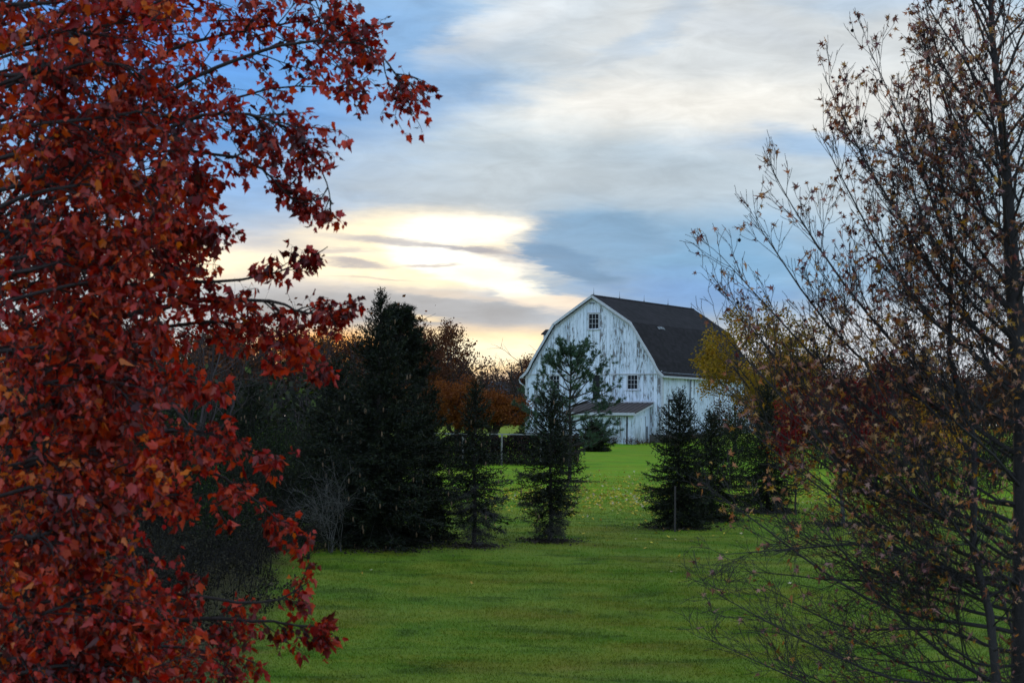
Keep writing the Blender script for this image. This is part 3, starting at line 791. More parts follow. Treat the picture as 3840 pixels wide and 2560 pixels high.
def pine(name, loc, label, H, Rad, seed, low=.2, dens=1.0, open_=.5, mneedle=None, tuft=.13, rnd_top=.55):
    rs = np.random.RandomState(seed); root = empty(name, loc, label, "tree"); T = Tubes(); P, D, S, Q = [], [], [], []
    T.add([(0, 0, -.2), (.03, 0, H * .3), (-.02, .02, H * .6), (.03, 0, H * .85), (0, 0, H)], np.linspace(H * .017, .012, 5), sides=7)
    nl_ = int(H * 2.6)
    for i in range(nl_):
        f = i / (nl_ - 1); h = H * (low + (.99 - low) * f)
        n = rs.randint(4, 7) + (3 if f > .75 else 0); a0 = rs.rand() * 6.28
        for k in range(n):
            an = a0 + 6.283 * k / n + rs.normal() * .2
            L = Rad * (1 - f) ** rnd_top * rs.uniform(.6, 1.15) + .2; el = R(8 + 34 * f ** 2) + rs.normal() * .08
            b = curve((0, 0, h), (math.cos(an) * math.cos(el), math.sin(an) * math.cos(el), math.sin(el)), L, 7, rs, .08, .35)
            T.add(b, .012 + L * .012, .006, sides=4)
            m_ = int((4 + L * 7) * dens * (.7 + .9 * f)); pp, tt = along(b, rs.uniform(open_ * .6, 1, m_) ** .7)
            for q in range(m_):
                dd = unit(tt[q] + rs.normal(size=3) * .55 + (0, 0, .45)); l = rs.uniform(.15, .42)
                tip = pp[q] + dd * l; T.add([pp[q], pp[q] + dd * l * .5, tip], .007, .004)
                for (c0, nn) in ((1.0, 26), (.6, 14)):
                    c = pp[q] + dd * l * c0; P.append(np.repeat(c[None], nn, 0) + rs.normal(size=(nn, 3)) * .02)
                    D.append(dd[None] * .7 + rs.normal(size=(nn, 3)) * .65); S.append(rs.uniform(.8, 1.2, nn) * tuft); Q.append(np.clip(rs.rand(nn) * .6 + rs.rand() * .4, 0, 1))
    T.build("trunk", M_BARK_CON, root)
    leaves("crown", NEEDLE, np.concatenate(P), np.concatenate(D), np.concatenate(S), rs, mneedle or M_PINE, root, rnd=np.concatenate(Q), wid=.75)
    return root

# ------------------------------------------------------------------ broadleaf trees far and near
def broadleaf(name, loc, label, H, Rad, seed, mleaf=None, nleaf=0, lsize=.1, tmpl=QUAD, trunk_h=.22, cat="tree", mbark=None, spread=.9, twigs=7, r0=None, up=.35, levels=3, flat=1.0, stems=1, wob=.16, twig_r=.006, leafy=1.0):
    rs = np.random.RandomState(seed); root = empty(name, loc, label, cat) if loc is not None else None
    T = Tubes(); tips = []; tipd = []
    r0 = r0 or H * .018
    def limit(p):      # stay inside an egg-shaped crown
        c = np.array([0, 0, H * (trunk_h + 1) / 2]); e = np.array([Rad, Rad, H * (1 - trunk_h) / 2 * 1.02]); return float(np.linalg.norm((p - c) / e))
    def grow(p, d, L, r, lev):
        n = 6 if lev < 2 else 4
        b = curve(p, d, L, n, rs, wob, up * (1 if lev < 2 else .5)); T.add(b, r, r * .45, sides=5 if lev == 0 else (4 if lev == 1 else 3))
        if lev >= levels:
            for q in (.35, .6, .85, 1): pp, tt = along(b, [q]); tips.append(pp[0]); tipd.append(tt[0])
            return
        k = [6, 6, 5, twigs][lev] if levels == 3 else [5, 7, 7, 6, twigs][lev]
        ts = np.sort(rs.uniform(.25, 1.0, k)); pp, tt = along(b, ts)
        for q in range(k):
            dd = unit(tt[q] * .75 + rs.normal(size=3) * spread * .62 * (1, 1, .8 * flat)); l2 = L * rs.uniform(.45, .75) * (1.1 - ts[q] * .3)
            e = pp[q] + dd * l2; lim = limit(e)
            if lim > 1.08 and rs.rand() < .8: l2 *= max(.25, 1.1 / lim) ** 1.5
            grow(pp[q], dd, l2, max(twig_r, r * (1 - ts[q] * .5) * .55), lev + 1)
    for s_ in range(stems):
        o = np.array([0, 0, -.2]) + (rs.normal(size=3) * (.12 * Rad, .12 * Rad, 0) if stems > 1 else 0)
        th = H * trunk_h; d0 = (0, 0, 1) if stems == 1 else unit(np.array([rs.normal() * .4, rs.normal() * .4, 1.0]))
        tk = curve(o, d0, th + .2, 5, rs, .04, .1); T.add(tk, r0 * 1.15, r0 * .85, sides=8)
        nm = 6 if stems == 1 else 3
        for k in range(nm):
            an = 6.283 * k / nm + rs.normal() * .3; el = R(rs.uniform(22, 62)) if k else R(85); pt = along(tk, [rs.uniform(.7, 1)])[0][0]
            Lm = (Rad * .9 / max(.35, math.cos(el)) if k else H * .62); Lm = min(Lm, (H - th) * .75)
            grow(pt, (math.cos(an) * math.cos(el), math.sin(an) * math.cos(el), math.sin(el)), Lm, r0 * .55, 1)
    T.build("trunk", mbark or M_BARK_BARE, root)
    if mleaf is not None and nleaf:
        tp = np.array(tips); td = np.array(tipd); keep = rs.rand(len(tp)) < leafy; tp, td = tp[keep], td[keep]
        i = rs.randint(0, len(tp), nleaf); cl = rs.rand(len(tp))
        P = tp[i] + rs.normal(size=(nleaf, 3)) * lsize * 1.3
        leaves("crown", tmpl, P, td[i] + rs.normal(size=(nleaf, 3)) * .8 + (0, 0, -.2), rs.uniform(.6, 1.2, nleaf) * lsize, rs, mleaf, root, rnd=np.clip(cl[i] * .7 + rs.rand(nleaf) * .3, 0, 1), nbias=(0, 0, .4))
    return root

F_OLIVE = foliage("olive_leaf", [(0, rgb(104, 88, 30)), (.5, rgb(146, 120, 38)), (1, rgb(182, 132, 34))], trans=.3)
F_ORANGE = foliage("orange_leaf", [(0, rgb(88, 46, 22)), (.5, rgb(116, 62, 24)), (1, rgb(144, 88, 30))], trans=.25)
F_UNDER = foliage("undergrowth_leaf", [(0, rgb(22, 20, 16)), (.7, rgb(44, 40, 28)), (1, rgb(78, 70, 48))], trans=.1)
F_RUST = foliage("rust_leaf", [(0, rgb(58, 36, 28)), (.6, rgb(92, 54, 34)), (1, rgb(132, 78, 38))], trans=.25)
F_DRED = foliage("dark_red_leaf", [(0, rgb(74, 12, 16)), (.5, rgb(106, 20, 22)), (.85, rgb(128, 34, 26)), (1, rgb(150, 60, 30))], trans=.2)
F_BROWN = foliage("brown_leaf", [(0, rgb(58, 42, 38)), (.7, rgb(82, 62, 50)), (1, rgb(120, 86, 44))], trans=.2)
F_GREY = foliage("seed_head_leaf", [(0, rgb(24, 26, 18)), (.5, rgb(38, 42, 28)), (.88, rgb(62, 62, 46)), (1, rgb(76, 92, 30))], trans=.2)
F_GREEN = foliage("shrub_leaf", [(0, rgb(14, 24, 9)), (.7, rgb(28, 44, 14)), (1, rgb(84, 102, 30))], trans=.2)
F_YEL = foliage("yellow_leaf", [(0, rgb(168, 124, 26)), (.5, rgb(196, 152, 30)), (1, rgb(160, 84, 30))], trans=.3)

# ------------------------------------------------------------------ red maple in the left foreground
def build_maple():
    rs = np.random.RandomState(21); D0 = 13.0; Xt = -640
    gx, gy, gz = gpos(Xt, D0); org = np.array([gx, gy, gz])
    root = empty("red_maple", tuple(org), "large maple full of red and orange leaves in the left foreground", "tree")
    T = Tubes(); LP, LD, LS, LR = [], [], [], []
    tk = np.array([(gx, gy, gz - .2), (gx + .05, gy, gz + 1.5), (gx - .03, gy + .05, gz + 3.5), (gx + .06, gy, gz + 5.5), (gx, gy, gz + 7.5), (gx + .05, gy, gz + 9.5)])
    T.add(tk, [.24, .2, .17, .13, .09, .05], sides=12)
    def zrow(y): return CAM_Z + (HOR - y) / FPX * D0
    def spline(pts, n):
        pts = np.array(pts); out = []
        for i in range(len(pts) - 1):
            p0, p1, p2, p3 = pts[max(i - 1, 0)], pts[i], pts[i + 1], pts[min(i + 2, len(pts) - 1)]
            for k in range(n):
                t = k / n; out.append(.5 * (2 * p1 + (p2 - p0) * t + (2 * p0 - 5 * p1 + 4 * p2 - p3) * t * t + (3 * p1 - p0 - 3 * p2 + p3) * t ** 3))
        out.append(pts[-1]); return np.array(out)
    def leafrow(b, n, tone, big):
        ts = rs.uniform(.12, 1.0, n); ts[:2] = 1.0; pp, tt = along(b, ts)
        out = unit(rs.normal(size=(n, 3)) + tt * .9 + (0, 0, -.25)); pet = rs.uniform(.02, .055, n)[:, None]
        P_ = pp + out * pet
        for q in range(n):
            T.add([pp[q], P_[q]], .0012, .001, sides=3)
        d = unit(out * .7 + rs.normal(size=(n, 3)) * .5 + (0, 0, -.75))
        LP.append(P_); LD.append(d); LS.append((.024 + .046 * rs.rand(n) ** 1.6) * big); LR.append(np.clip(tone + rs.normal(size=n) * .19, 0, 1))
    def twig(p, d, L, n, lev, tone, big=1.0, droop=-.25):
        b = curve(p, d, L, 6, rs, .1, droop); T.add(b, .0065 if lev == 0 else .0032, .0016, sides=3)
        leafrow(b, n, tone, big)
        if lev < 1:
            for t_ in rs.uniform(.25, .95, 4 if L > .3 else 3):
                pp, tt = along(b, [t_]); dd = unit(tt[0] * .8 + rs.normal(size=3) * .55)
                twig(pp[0], dd, L * rs.uniform(.35, .6), max(4, int(n * .55)), 1, tone + rs.normal() * .08, big, droop)
    # limb: list of (px, py, depth); from = where it leaves the trunk; side-shoot spacing, length and leaf load
    def limb(y0, pts, r=.04, den=1.0, tl=.42, tone=.4, nlf=7, start=.2, big=1.0, thin=0.0, droop=-.25):
        P = [np.array([gx, gy, zrow(y0)])] + [at(p[0] - (70 if p[0] > 600 else 0), p[1], p[2]) for p in pts]
        b = spline(P, 6); n = len(b)
        b = b + np.cumsum(rs.normal(size=(n, 3)) * .006, 0)
        T.add(b, r * .8 * (1 - np.linspace(0, 1, n)) ** 1.1 + .003, sides=7)
        Ltot = np.sum(np.linalg.norm(np.diff(b, axis=0), axis=1))
        k = int(Ltot / .085 * den); ts = np.sort(rs.uniform(start, 1.0, k)); pp, tt = along(b, ts)
        for q in range(k):
            if thin and rs.rand() < thin * (1 - ts[q]): continue
            side = unit(np.cross(tt[q], rs.normal(size=3))); dd = unit(tt[q] * .85 + side * .75 + (0, 0, .1))
            L = tl * rs.uniform(.4, 1.35) * (1.15 - .6 * ts[q] ** 2)
            tn = tone + .22 * math.sin(q * .7 + y0) * .5 + rs.normal() * .07
            twig(pp[q], dd, L, int(nlf * rs.uniform(.7, 1.3)), 0, tn, big, droop)
        return b
    # boughs whose tips are seen against sky and lawn
    limb(1500, [(-150, 1100, 12.8), (180, 700, 12.5), (560, 400, 12.3), (900, 270, 12.2), (1230, 190, 12.0), (1450, 200, 12), (1590, 320, 12)], .034, .72, .36, .26, nlf=6, droop=-.5)
    limb(1350, [(-150, 950, 12.8), (120, 640, 12.6), (420, 380, 12.5), (680, 180, 12.6), (980, 90, 12.6), (1220, 50, 12.6), (1370, 90, 12.6)], .032, .72, .38, .28, nlf=6, droop=-.4)
    limb(1000, [(-100, 500, 12.5), (300, 130, 12.4), (800, -30, 12.4), (1180, -60, 12.4), (1350, 0, 12.4)], .028, .7, .38, .3, nlf=6, droop=-.4)
    limb(1450, [(0, 900, 13.2), (450, 560, 13.2), (850, 420, 13.2), (1150, 330, 13.2), (1380, 360, 13.2)], .026, .6, .34, .26, nlf=6, droop=-.5)
    limb(1500, [(0, 900, 12.2), (420, 600, 12), (820, 430, 11.8), (1080, 440, 11.8), (1250, 570, 11.8), (1320, 760, 11.8)], .026, .75, .26, .26, nlf=6, droop=-.6)
    limb(1000, [(200, 620, 12.6), (700, 560, 12.5), (1000, 600, 12.4), (1120, 700, 12.4), (1215, 770, 12.4)], .02, .5, .18, .25, start=.45, nlf=5)
    
    limb(1250, [(0, 1080, 12.5), (450, 1060, 12.2), (800, 1040, 12), (1060, 1010, 11.9), (1280, 900, 11.9)], .03, .42, .2, .22, start=.35, nlf=6, big=1.15)
    limb(1350, [(0, 1240, 12.4), (420, 1180, 12.1), (800, 1130, 12), (1080, 1140, 12), (1210, 1190, 12), (1325, 1210, 12)], .032, .85, .26, .34, start=.25, nlf=7)
    limb(1420, [(100, 1300, 12.6), (520, 1230, 12.4), (900, 1190, 12.2), (1120, 1250, 12.2), (1250, 1330, 12.2)], .025, .9, .25, .45, start=.4, nlf=7)
    limb(1250, [(100, 1010, 12.0), (500, 860, 11.8), (760, 830, 11.7), (890, 850, 11.6)], .03, .95, .26, .3, start=.25, nlf=7)
    limb(1150, [(100, 900, 12.8), (500, 720, 12.6), (760, 640, 12.6), (820, 690, 12.6)], .03, 1.0, .3, .34, start=.25)
    limb(1700, [(0, 1560, 12.5), (400, 1440, 12.2), (700, 1400, 12.2), (880, 1440, 12.1)], .035, .75, .22, .5, start=.25, nlf=7)
    limb(1850, [(0, 1750, 12.4), (450, 1640, 12), (800, 1600, 12), (980, 1660, 12), (1080, 1700, 12)], .035, .6, .24, .42, start=.25, nlf=7)
    limb(1950, [(100, 1850, 12.7), (500, 1760, 12.6), (850, 1770, 12.5), (1030, 1870, 12.5), (1180, 2010, 12.5)], .03, .52, .24, .5, start=.3, nlf=7)
    limb(2100, [(100, 2010, 12.1), (450, 1900, 12), (700, 1830, 11.9), (900, 1860, 11.9)], .03, .7, .26, .6, start=.3, nlf=7)
    limb(2250, [(0, 2230, 12.2), (400, 2180, 12), (800, 2230, 12), (1060, 2260, 12), (1225, 2180, 12)], .03, .5, .22, .28, start=.2, nlf=7)
    limb(2400, [(100, 2380, 12.5), (500, 2330, 12.3), (900, 2330, 12.2), (1130, 2340, 12.2), (1230, 2370, 12.2)], .03, .6, .26, .3, start=.2)
    limb(2600, [(100, 2520, 12.2), (450, 2450, 12), (750, 2440, 12), (1000, 2480, 12)], .03, .65, .28, .32, start=.2)
    # short inner boughs filling the left of the crown, in front of and behind the trunk line
    for i, y in enumerate(range(-260, 2760, 118)):
        for dep in (10.6, 12.2, 14.6):
            xe = {0: 380, 1: 600, 2: 250}[(i * 2 + int(dep)) % 3] + rs.randint(-110, 150)
            if 1180 < y < 1600: xe = min(xe, 520)
            if y > 1600: xe = int(xe * .85)
            if 1900 < y < 2240: xe = min(xe, 400)
            if y > 1500 and dep > 14 and i % 2: continue
            if y < 120: xe = max(xe, 420)
            y1 = y + rs.randint(-70, 60)
            zone = .62 if (1500 < y < 2200) else .45
            if y < 900 and dep > 14 and i % 2: continue
            limb(y + 320, [(-250, y + 90, (dep + 13) / 2), (100, y1, dep), (int(xe * .7), y1 - 45, dep), (xe, y1 - 20 + rs.randint(-50, 90), dep)], .024, .36 if y < 750 else (.52 if y < 1500 else .58), .42, np.clip(zone + rs.normal() * .24, .1, .85), start=.28, nlf=8)
    for y, xe in ((0, 700), (130, 800), (60, 1050), (-90, 900), (-160, 1250), (330, 640), (480, 660), (700, 640), (820, 620), (930, 640), (1120, 640), (2320, 700), (2500, 820), (2620, 900), (1750, 640), (1350, 640)):
        limb(y + 350, [(-100, y + 160, 13), (int(xe * .5), y + 40, 13.2), (xe, y + rs.randint(-30, 40), 13.2)], .022, .34 if y < 750 else .5, .36, np.clip(.38 + rs.normal() * .12, .15, .7), start=.3)
    # boughs on the far sides of the trunk, outside the picture to the left
    for i in range(26):
        an = R(rs.uniform(75, 285)); h = rs.uniform(2.0, 9.0); L = 3.2 * (1 - (h / 12) ** 2)
        p0 = np.array([gx, gy, gz + h]); e = p0 + np.array([math.cos(an) * L, math.sin(an) * L * .8, L * .35])
        b = spline([p0, (p0 + e) / 2 + (0, 0, .2), e], 6); T.add(b, np.linspace(.035, .004, len(b)), sides=6)
        for t_ in rs.uniform(.25, 1, 15):
            pp, tt = along(b, [t_]); twig(pp[0], unit(tt[0] + rs.normal(size=3) * .6), .4, 6, 0, .4)
    P = np.concatenate(LP); D_ = np.concatenate(LD); S = np.concatenate(LS); Rn = np.concatenate(LR)
    T.build("trunk", M_BARK_MAPLE, root, origin=org)
    leaves("crown", MAPLE, P, D_, S, rs, M_MAPLE, root, origin=org, rnd=Rn, nbias=(0, 0, .2), curl=1.3)
    print("maple leaves", len(P))
build_maple()

# ------------------------------------------------------------------ sweetgum on the right
def build_gum():
    rs = np.random.RandomState(8); D0 = 17.0; org = np.array(gpos(3852, D0)); root = empty("sweetgum_tree", tuple(org), "half bare sweetgum with fine grey branches and sparse star leaves at right", "tree")
    T = Tubes(); LP, LD, LS, LR, GB_ = [], [], [], [], []
    gx, gy, gz = org
    def Z(y): return CAM_Z + (HOR - y) / FPX * D0
    tk = np.array([(gx, gy, gz - .2), (gx - .02, gy, gz + 2), at(3846, 2000, D0), at(3838, 1500, D0), at(3798, 1050, D0), at(3772, 600, D0), at(3722, 150, D0), at(3700, -350, D0), at(3700, -700, D0)])
    T.add(tk, [.15, .125, .11, .095, .075, .04, .028, .018, .008], sides=10)
    st = np.array([at(3770, 2900, 16.6), at(3738, 2560, 16.6), at(3712, 2300, 16.6), at(3650, 2060, 16.7), at(3655, 1650, 16.8), at(3560, 1330, 16.9), at(3570, 900, 17), at(3500, 500, 17), at(3460, 60, 17)])
    T.add(st, [.044, .042, .038, .032, .027, .022, .016, .010, .005], sides=8)
    T.add([np.array([gx, gy, gz + .3]), at(3790, 3150, 16.8), at(3770, 2900, 16.6)], [.07, .055, .05], sides=8)
    def tone_at(z):
        f = (z - (CAM_Z - 2)) / 5.0
        return np.clip(rs.choice([.1, .45, .6, .74, .88, .25], p=([.12, .24, .28, .2, .1, .06] if .2 < f < .62 else [.26, .2, .08, .14, .18, .14])) + rs.normal() * .05 + (-.1 if f > .7 else 0), 0, 1)
    def leafy(pp, tt, n, dens):
        k = rs.poisson(n * dens)
        for _ in range(k):
            j = rs.randint(len(pp)); o = unit(rs.normal(size=3) + tt[j] * .5); p = pp[j] + o * rs.uniform(.015, .045)
            T.add([pp[j], p], .0013, .001, sides=3)
            LP.append(p); LD.append(unit(o * .6 + rs.normal(size=3) * .4 + (0, 0, -.5))); LS.append(rs.uniform(.035, .07)); LR.append(tone_at(p[2]))
        if rs.rand() < .022: q = pp[-1] - np.array([0, 0, .05]); GB_.append(q); T.add([pp[-1], q], .001, .001, sides=3)
    def sub(p, d, L, r, lev, up, dens):
        b = curve(p, d, L, 7 if lev < 2 else 4, rs, .10 if lev < 2 else .14, up); T.add(b, r, max(.0022, r * .3), sides=5 if r > .012 else 3)
        pp, tt = along(b, np.linspace(.2, 1, 5)); leafy(pp, tt, {0: .35, 1: .9, 2: .92, 3: .75}[lev], dens)
        if lev >= 3: return
        k = {0: int(L / .17), 1: int(L / .13), 2: int(L / .12)}[lev]
        for i_ in range(max(1, k)):
            t_ = rs.uniform(.18, .97); q, tq = along(b, [t_]); s = unit(np.cross(tq[0], rs.normal(size=3)))
            dd = unit(tq[0] * .8 + s * .62 + np.array([0, 0, up * .35])); l = L * (1.05 - t_) * rs.uniform(.4, .7) + .08
            if l < .07: continue
            sub(q[0], dd, l, max(.0026, r * (1 - .6 * t_) * .5), lev + 1, up, dens)
    def reach(y0, tip, dep, r, up, dens, src=None, mid=None):
        """primary from the stem at row y0 to a tip (px, py)"""
        p0 = np.array([np.interp(y0, [60, 600, 1500, 3000], [3715, 3772, 3838, 3850]), 0, 0]); p0 = at(p0[0], y0, D0) if src is None else src
        e = at(tip[0], tip[1], dep); L = np.linalg.norm(e - p0); n = 11; t = np.linspace(0, 1, n)[:, None]
        b = p0 * (1 - t) + e * t + np.array([0, 0, -up * L * .22]) * np.sin(t * np.pi) + (np.cumsum(rs.normal(size=(n, 3)) * .03, 0) + np.sin(t * rs.uniform(5, 9) + rs.rand() * 6) * rs.normal(size=(1, 3)) * .085) * (1 - t) * np.minimum(1, t * 4)
        T.add(b, r * (1 - t[:, 0]) ** .9 + .0025, sides=6)
        k = int(L / (.086 if y0 < 1900 else .125)); lowf = False
        for i_ in range(k):
            t_ = rs.uniform(.16, .99); q, tq = along(b, [t_]); s = unit(np.cross(tq[0], rs.normal(size=3)))
            dd = unit(tq[0] * .85 + s * .6 + np.array([0, 0, .12 + max(0, up) * .45])); l = min(1.0, L * .4) * (1.12 - t_) ** .5 * rs.uniform(.4, 1.0) + .08
            sub(q[0], dd * (1, 1, .45 if lowf else 1), l, max(.003, r * (1 - .7 * t_) * .42), 1, up * .8, dens)
    # boughs whose tips make the left outline, top to bottom: (row on stem, tip, depth, radius, rise, leaf load)
    prim = [(650, (3590, 40), 17, .014, .6, 1.3), (980, (3450, 20), 17.2, .018, .58, 1.3), (1180, (3250, 160), 17, .022, .62, 1.2), (1350, (3085, 275), 16.8, .024, .62, 1.2), (1300, (3330, 420), 16.6, .016, .62, 1.2),
            (1480, (3070, 490), 17, .022, .58, .9), (1600, (2890, 630), 16.9, .024, .58, .9), (1500, (3250, 760), 16.5, .016, .58, .9), (1720, (2810, 800), 17, .024, .5, .6), (1820, (2700, 955), 17, .024, .5, .5),
            (1900, (2690, 1060), 17.1, .02, .6, .6), (1800, (3060, 980), 16.6, .016, .5, .8), (1980, (2760, 1140), 17, .024, .6, .8), (2050, (2650, 1190), 16.8, .024, .5, .8), (2060, (2800, 1300), 17, .02, .5, 1.3), (1900, (3180, 1250), 16.5, .016, .6, 1.1),
            (2150, (2690, 1420), 17, .022, .45, 1.3), (2230, (2760, 1560), 16.8, .02, .4, 1.3), (2100, (3080, 1500), 16.4, .016, .5, 1.1), (2280, (2900, 1660), 17, .02, .35, 1.1), (2380, (2640, 1810), 16.6, .022, .35, .9), (2250, (3150, 1760), 17.3, .016, .4, .9),
            (2330, (2850, 1890), 17, .018, .25, .5), (2200, (3280, 1980), 16.5, .015, .2, .6), (2230, (2980, 2000), 16.8, .018, -.1, .4), (2180, (2690, 2080), 16.6, .02, -.25, .28), (2300, (2780, 2140), 17.2, .018, -.1, .2),
            (2450, (2850, 2190), 16.8, .018, .15, .3), (2620, (2610, 2180), 16.2, .018, .25, .14), (2600, (3050, 2340), 17, .018, .15, .4), (2500, (3300, 2250), 16.6, .015, .2, .5), (2720, (2640, 2390), 16.4, .018, .25, .2), (2760, (2900, 2470), 16.8, .018, .25, .35),
            (2800, (3150, 2520), 16.6, .018, .2, .5), (2900, (3000, 2620), 16.8, .018, .2, .5), (2700, (3400, 2400), 17.2, .015, .2, .6)]
    for (y0, tip, dep, r, up, dens) in prim: reach(y0, tip, dep, r, up, dens * (.7 if y0 > 2040 else 1))
    # the rest of the crown all round the stem
    for i in range(84):
        if i < 26 and i % 2: continue
        h = 1.2 + 8.6 * (i / 84) ** .9 + rs.rand() * .1; an = i * 2.39996 + rs.normal() * .2
        z = gz + h; f = h / 10.2; L = (2.5 * (1 - f) ** .6 + .25) * rs.uniform(.75, 1.1); el = R(12 + 58 * f ** .9)
        p0x = np.interp(z, [tk[k][2] for k in range(len(tk))], [tk[k][0] for k in range(len(tk))]); p0 = np.array([p0x, gy, z])
        d = (math.cos(an) * math.cos(el), math.sin(an) * math.cos(el), math.sin(el))
        sub(p0, d, L, .009 + L * .0045, 0, .25 * f + .05, 1.1 if f > .38 else .32)
    for i in range(150):      # short twiggy growth close to the stems
        zz = gz + .5 + 6.3 * rs.rand(); an = rs.rand() * 6.28; el = R(rs.uniform(0, 60)); src = rs.rand() < .6
        xx = np.interp(zz, [p_[2] for p_ in (tk if src else st)], [p_[0] for p_ in (tk if src else st)]); yy = gy if src else 16.7
        sub(np.array([xx, yy, zz]), (math.cos(an) * math.cos(el), math.sin(an) * math.cos(el), math.sin(el)), rs.uniform(.3, 1.1), .006, 1, .25, .7)
    for i in range(22):
        t_ = .15 + .82 * i / 22; q, tq = along(st, [t_]); an = i * 2.4; el = R(10 + 45 * t_)
        sub(q[0], (math.cos(an) * math.cos(el), math.sin(an) * math.cos(el), math.sin(el)), .5 + .8 * (1 - t_), .008, 1, .3, 1.2)
    T.build("trunk", M_BARK_GUM, root, origin=org)
    leaves("crown", GUM, np.array(LP), np.array(LD), np.array(LS), rs, M_GUM, root, origin=org, rnd=np.array(LR), nbias=(0, 0, .6), curl=1.2)
    mb = Tubes()
    for g in GB_[:95]: mb.add([g + (0, 0, .018), g + (0, 0, .01), g, g - (0, 0, .01), g - (0, 0, .018)], [.003, .014, .018, .014, .003], sides=6)
    o = mb.build("seed_balls", bark("seed_ball", rgb(40, 32, 30)), root, origin=org); o['kind'] = 'stuff'
    print("gum leaves", len(LP), "tubes", T.count, "balls", len(GB_))
build_gum()

# ------------------------------------------------------------------ conifers of the yard
def G(px, d, dz=0): x, y, z = gpos(px, d); return (x, y, z + dz)
spruce("spruce_tree", G(1425, 47.5), "tallest dark spruce, its spire rising above the treeline", 6.5, 2.9, 31, low=.02, dens=1.3, cones=.05, power=1.05, droop=.15)
pine("pine_tree", G(1500, 50.5), "bushy pine crowded against the right side of the tallest spruce", 5.75, 1.35, 32, low=.03, dens=1.5, tuft=.12, open_=.3, mneedle=M_SPRUCE)
spruce("spruce_tree", G(1265, 49.5), "broad dark spruce filling the gap left of the tallest spruce", 4.6, 1.75, 33, low=.02, dens=1.2, power=.6)
spruce("spruce_tree", G(1600, 49.5), "low bushy spruce on the right flank of the tallest spruce", 3.9, 1.5, 37, low=.02, dens=1.15, power=.6)
spruce("small_spruce", G(1785, 47.8), "thin small spruce with bare grey lower branches reaching right", 4.1, 1.0, 34, low=.1, dens=1.15, bare=1.3, power=.55, cones=.02, skew=(0.0, .4, .8), skirt=.35)
spruce("small_spruce", G(2070, 49.5), "small spruce standing alone before the barn's left corner, grey inside", 3.8, 1.2, 35, low=.08, dens=1.15, bare=1.0, power=.42, cones=.03, skirt=.4)
spruce("small_spruce", G(2550, 54.5), "young spruce with upright shoots before the barn's side wall", 3.85, 1.5, 36, low=.02, dens=1.3, power=.62)
spruce("small_spruce", G(2672, 57.5), "squat dark spruce touching the right of the young spruce", 3.2, 1.45, 38, low=.02, dens=1.2, power=.6)
spruce("spruce_tree", G(2880, 61), "dark spruce behind the sweetgum's leftmost boughs", 4.1, 1.6, 39, low=.03, dens=1.1, power=.7)
spruce("spruce_tree", G(945, 63), "dark spruce deep in the thicket with red maple leaves in front", 4.0, 1.7, 40, low=.03, dens=1.1, power=.6, cones=.02)
spruce("spruce_tree", G(420, 66), "wide spruce glimpsed through the middle of the red maple", 4.6, 2.0, 41, low=.03, dens=1.0, power=.7)
pine("pine_tree", G(2140, 77), "open pine standing directly before the white barn wall", 5.1, 2.2, 47, low=.22, dens=.52, open_=.62, tuft=.14, rnd_top=.27)
spruce("low_evergreen", G(2228, 118), "low spreading evergreen beside the lean-to shed", 1.45, 1.5, 43, cat="shrub", low=.02, dens=1.3, power=.28, leader=False, nl=.16)
spruce("low_evergreen", G(1962, 118), "dark conical evergreen at the barn's left corner", 1.75, .75, 44, cat="shrub", low=.02, dens=1.0, leader=False, nl=.12)
# ------------------------------------------------------------------ other yard trees
broadleaf("red_tree", G(3165, 56), "small dark red leaved tree on a pale slender trunk", 5.4, 1.85, 51, F_DRED, 11000, .085, trunk_h=.3, mbark=M_BARK_PALE, r0=.06, flat=.7, tmpl=GUM)
broadleaf("sapling", G(2985, 60), "slim sapling with a few yellow leaves left of the dark red tree", 3.0, .8, 52, F_YEL, 600, .07, trunk_h=.35, r0=.03, tmpl=GUM, twigs=5)
broadleaf("young_tree", G(3500, 64), "young tree with thin orange and yellow leaves right of the dark red tree", 4.4, 1.7, 53, F_YEL, 3200, .08, trunk_h=.3, r0=.05, tmpl=GUM)
broadleaf("olive_tree", G(2930, 112), "tall olive and gold tree rising beyond the barn's right end", 9.0, 4.0, 54, F_OLIVE, 19000, .17, trunk_h=.15)
broadleaf("olive_tree", G(2760, 120), "slender brownish tree against the barn's right roof edge", 7.4, 1.7, 55, F_BROWN, 3500, .13, trunk_h=.12)
broadleaf("crabapple_tree", G(1615, 116), "orange brown tree half hidden behind the low bushy spruce", 4.1, 3.3, 59, F_ORANGE, 18000, .12, trunk_h=.28, r0=.18, flat=.35)
broadleaf("crabapple_tree", G(1722, 113), "middle one of three low spreading trees with orange brown leaves", 4.05, 3.5, 56, F_ORANGE, 20000, .12, trunk_h=.28, r0=.2, flat=.35)
broadleaf("crabapple_tree", G(1862, 112), "right one of three low spreading orange trees, thick trunk showing", 4.05, 3.4, 57, F_ORANGE, 20000, .12, trunk_h=.34, r0=.26, flat=.35)
broadleaf("bare_tree", G(770, 58), "tall bare tree with fine twigs showing through gaps in the red maple", 9.0, 2.6, 58, trunk_h=.3, twigs=7, up=.5, twig_r=.005, r0=.09, mbark=M_BARK_BARE)
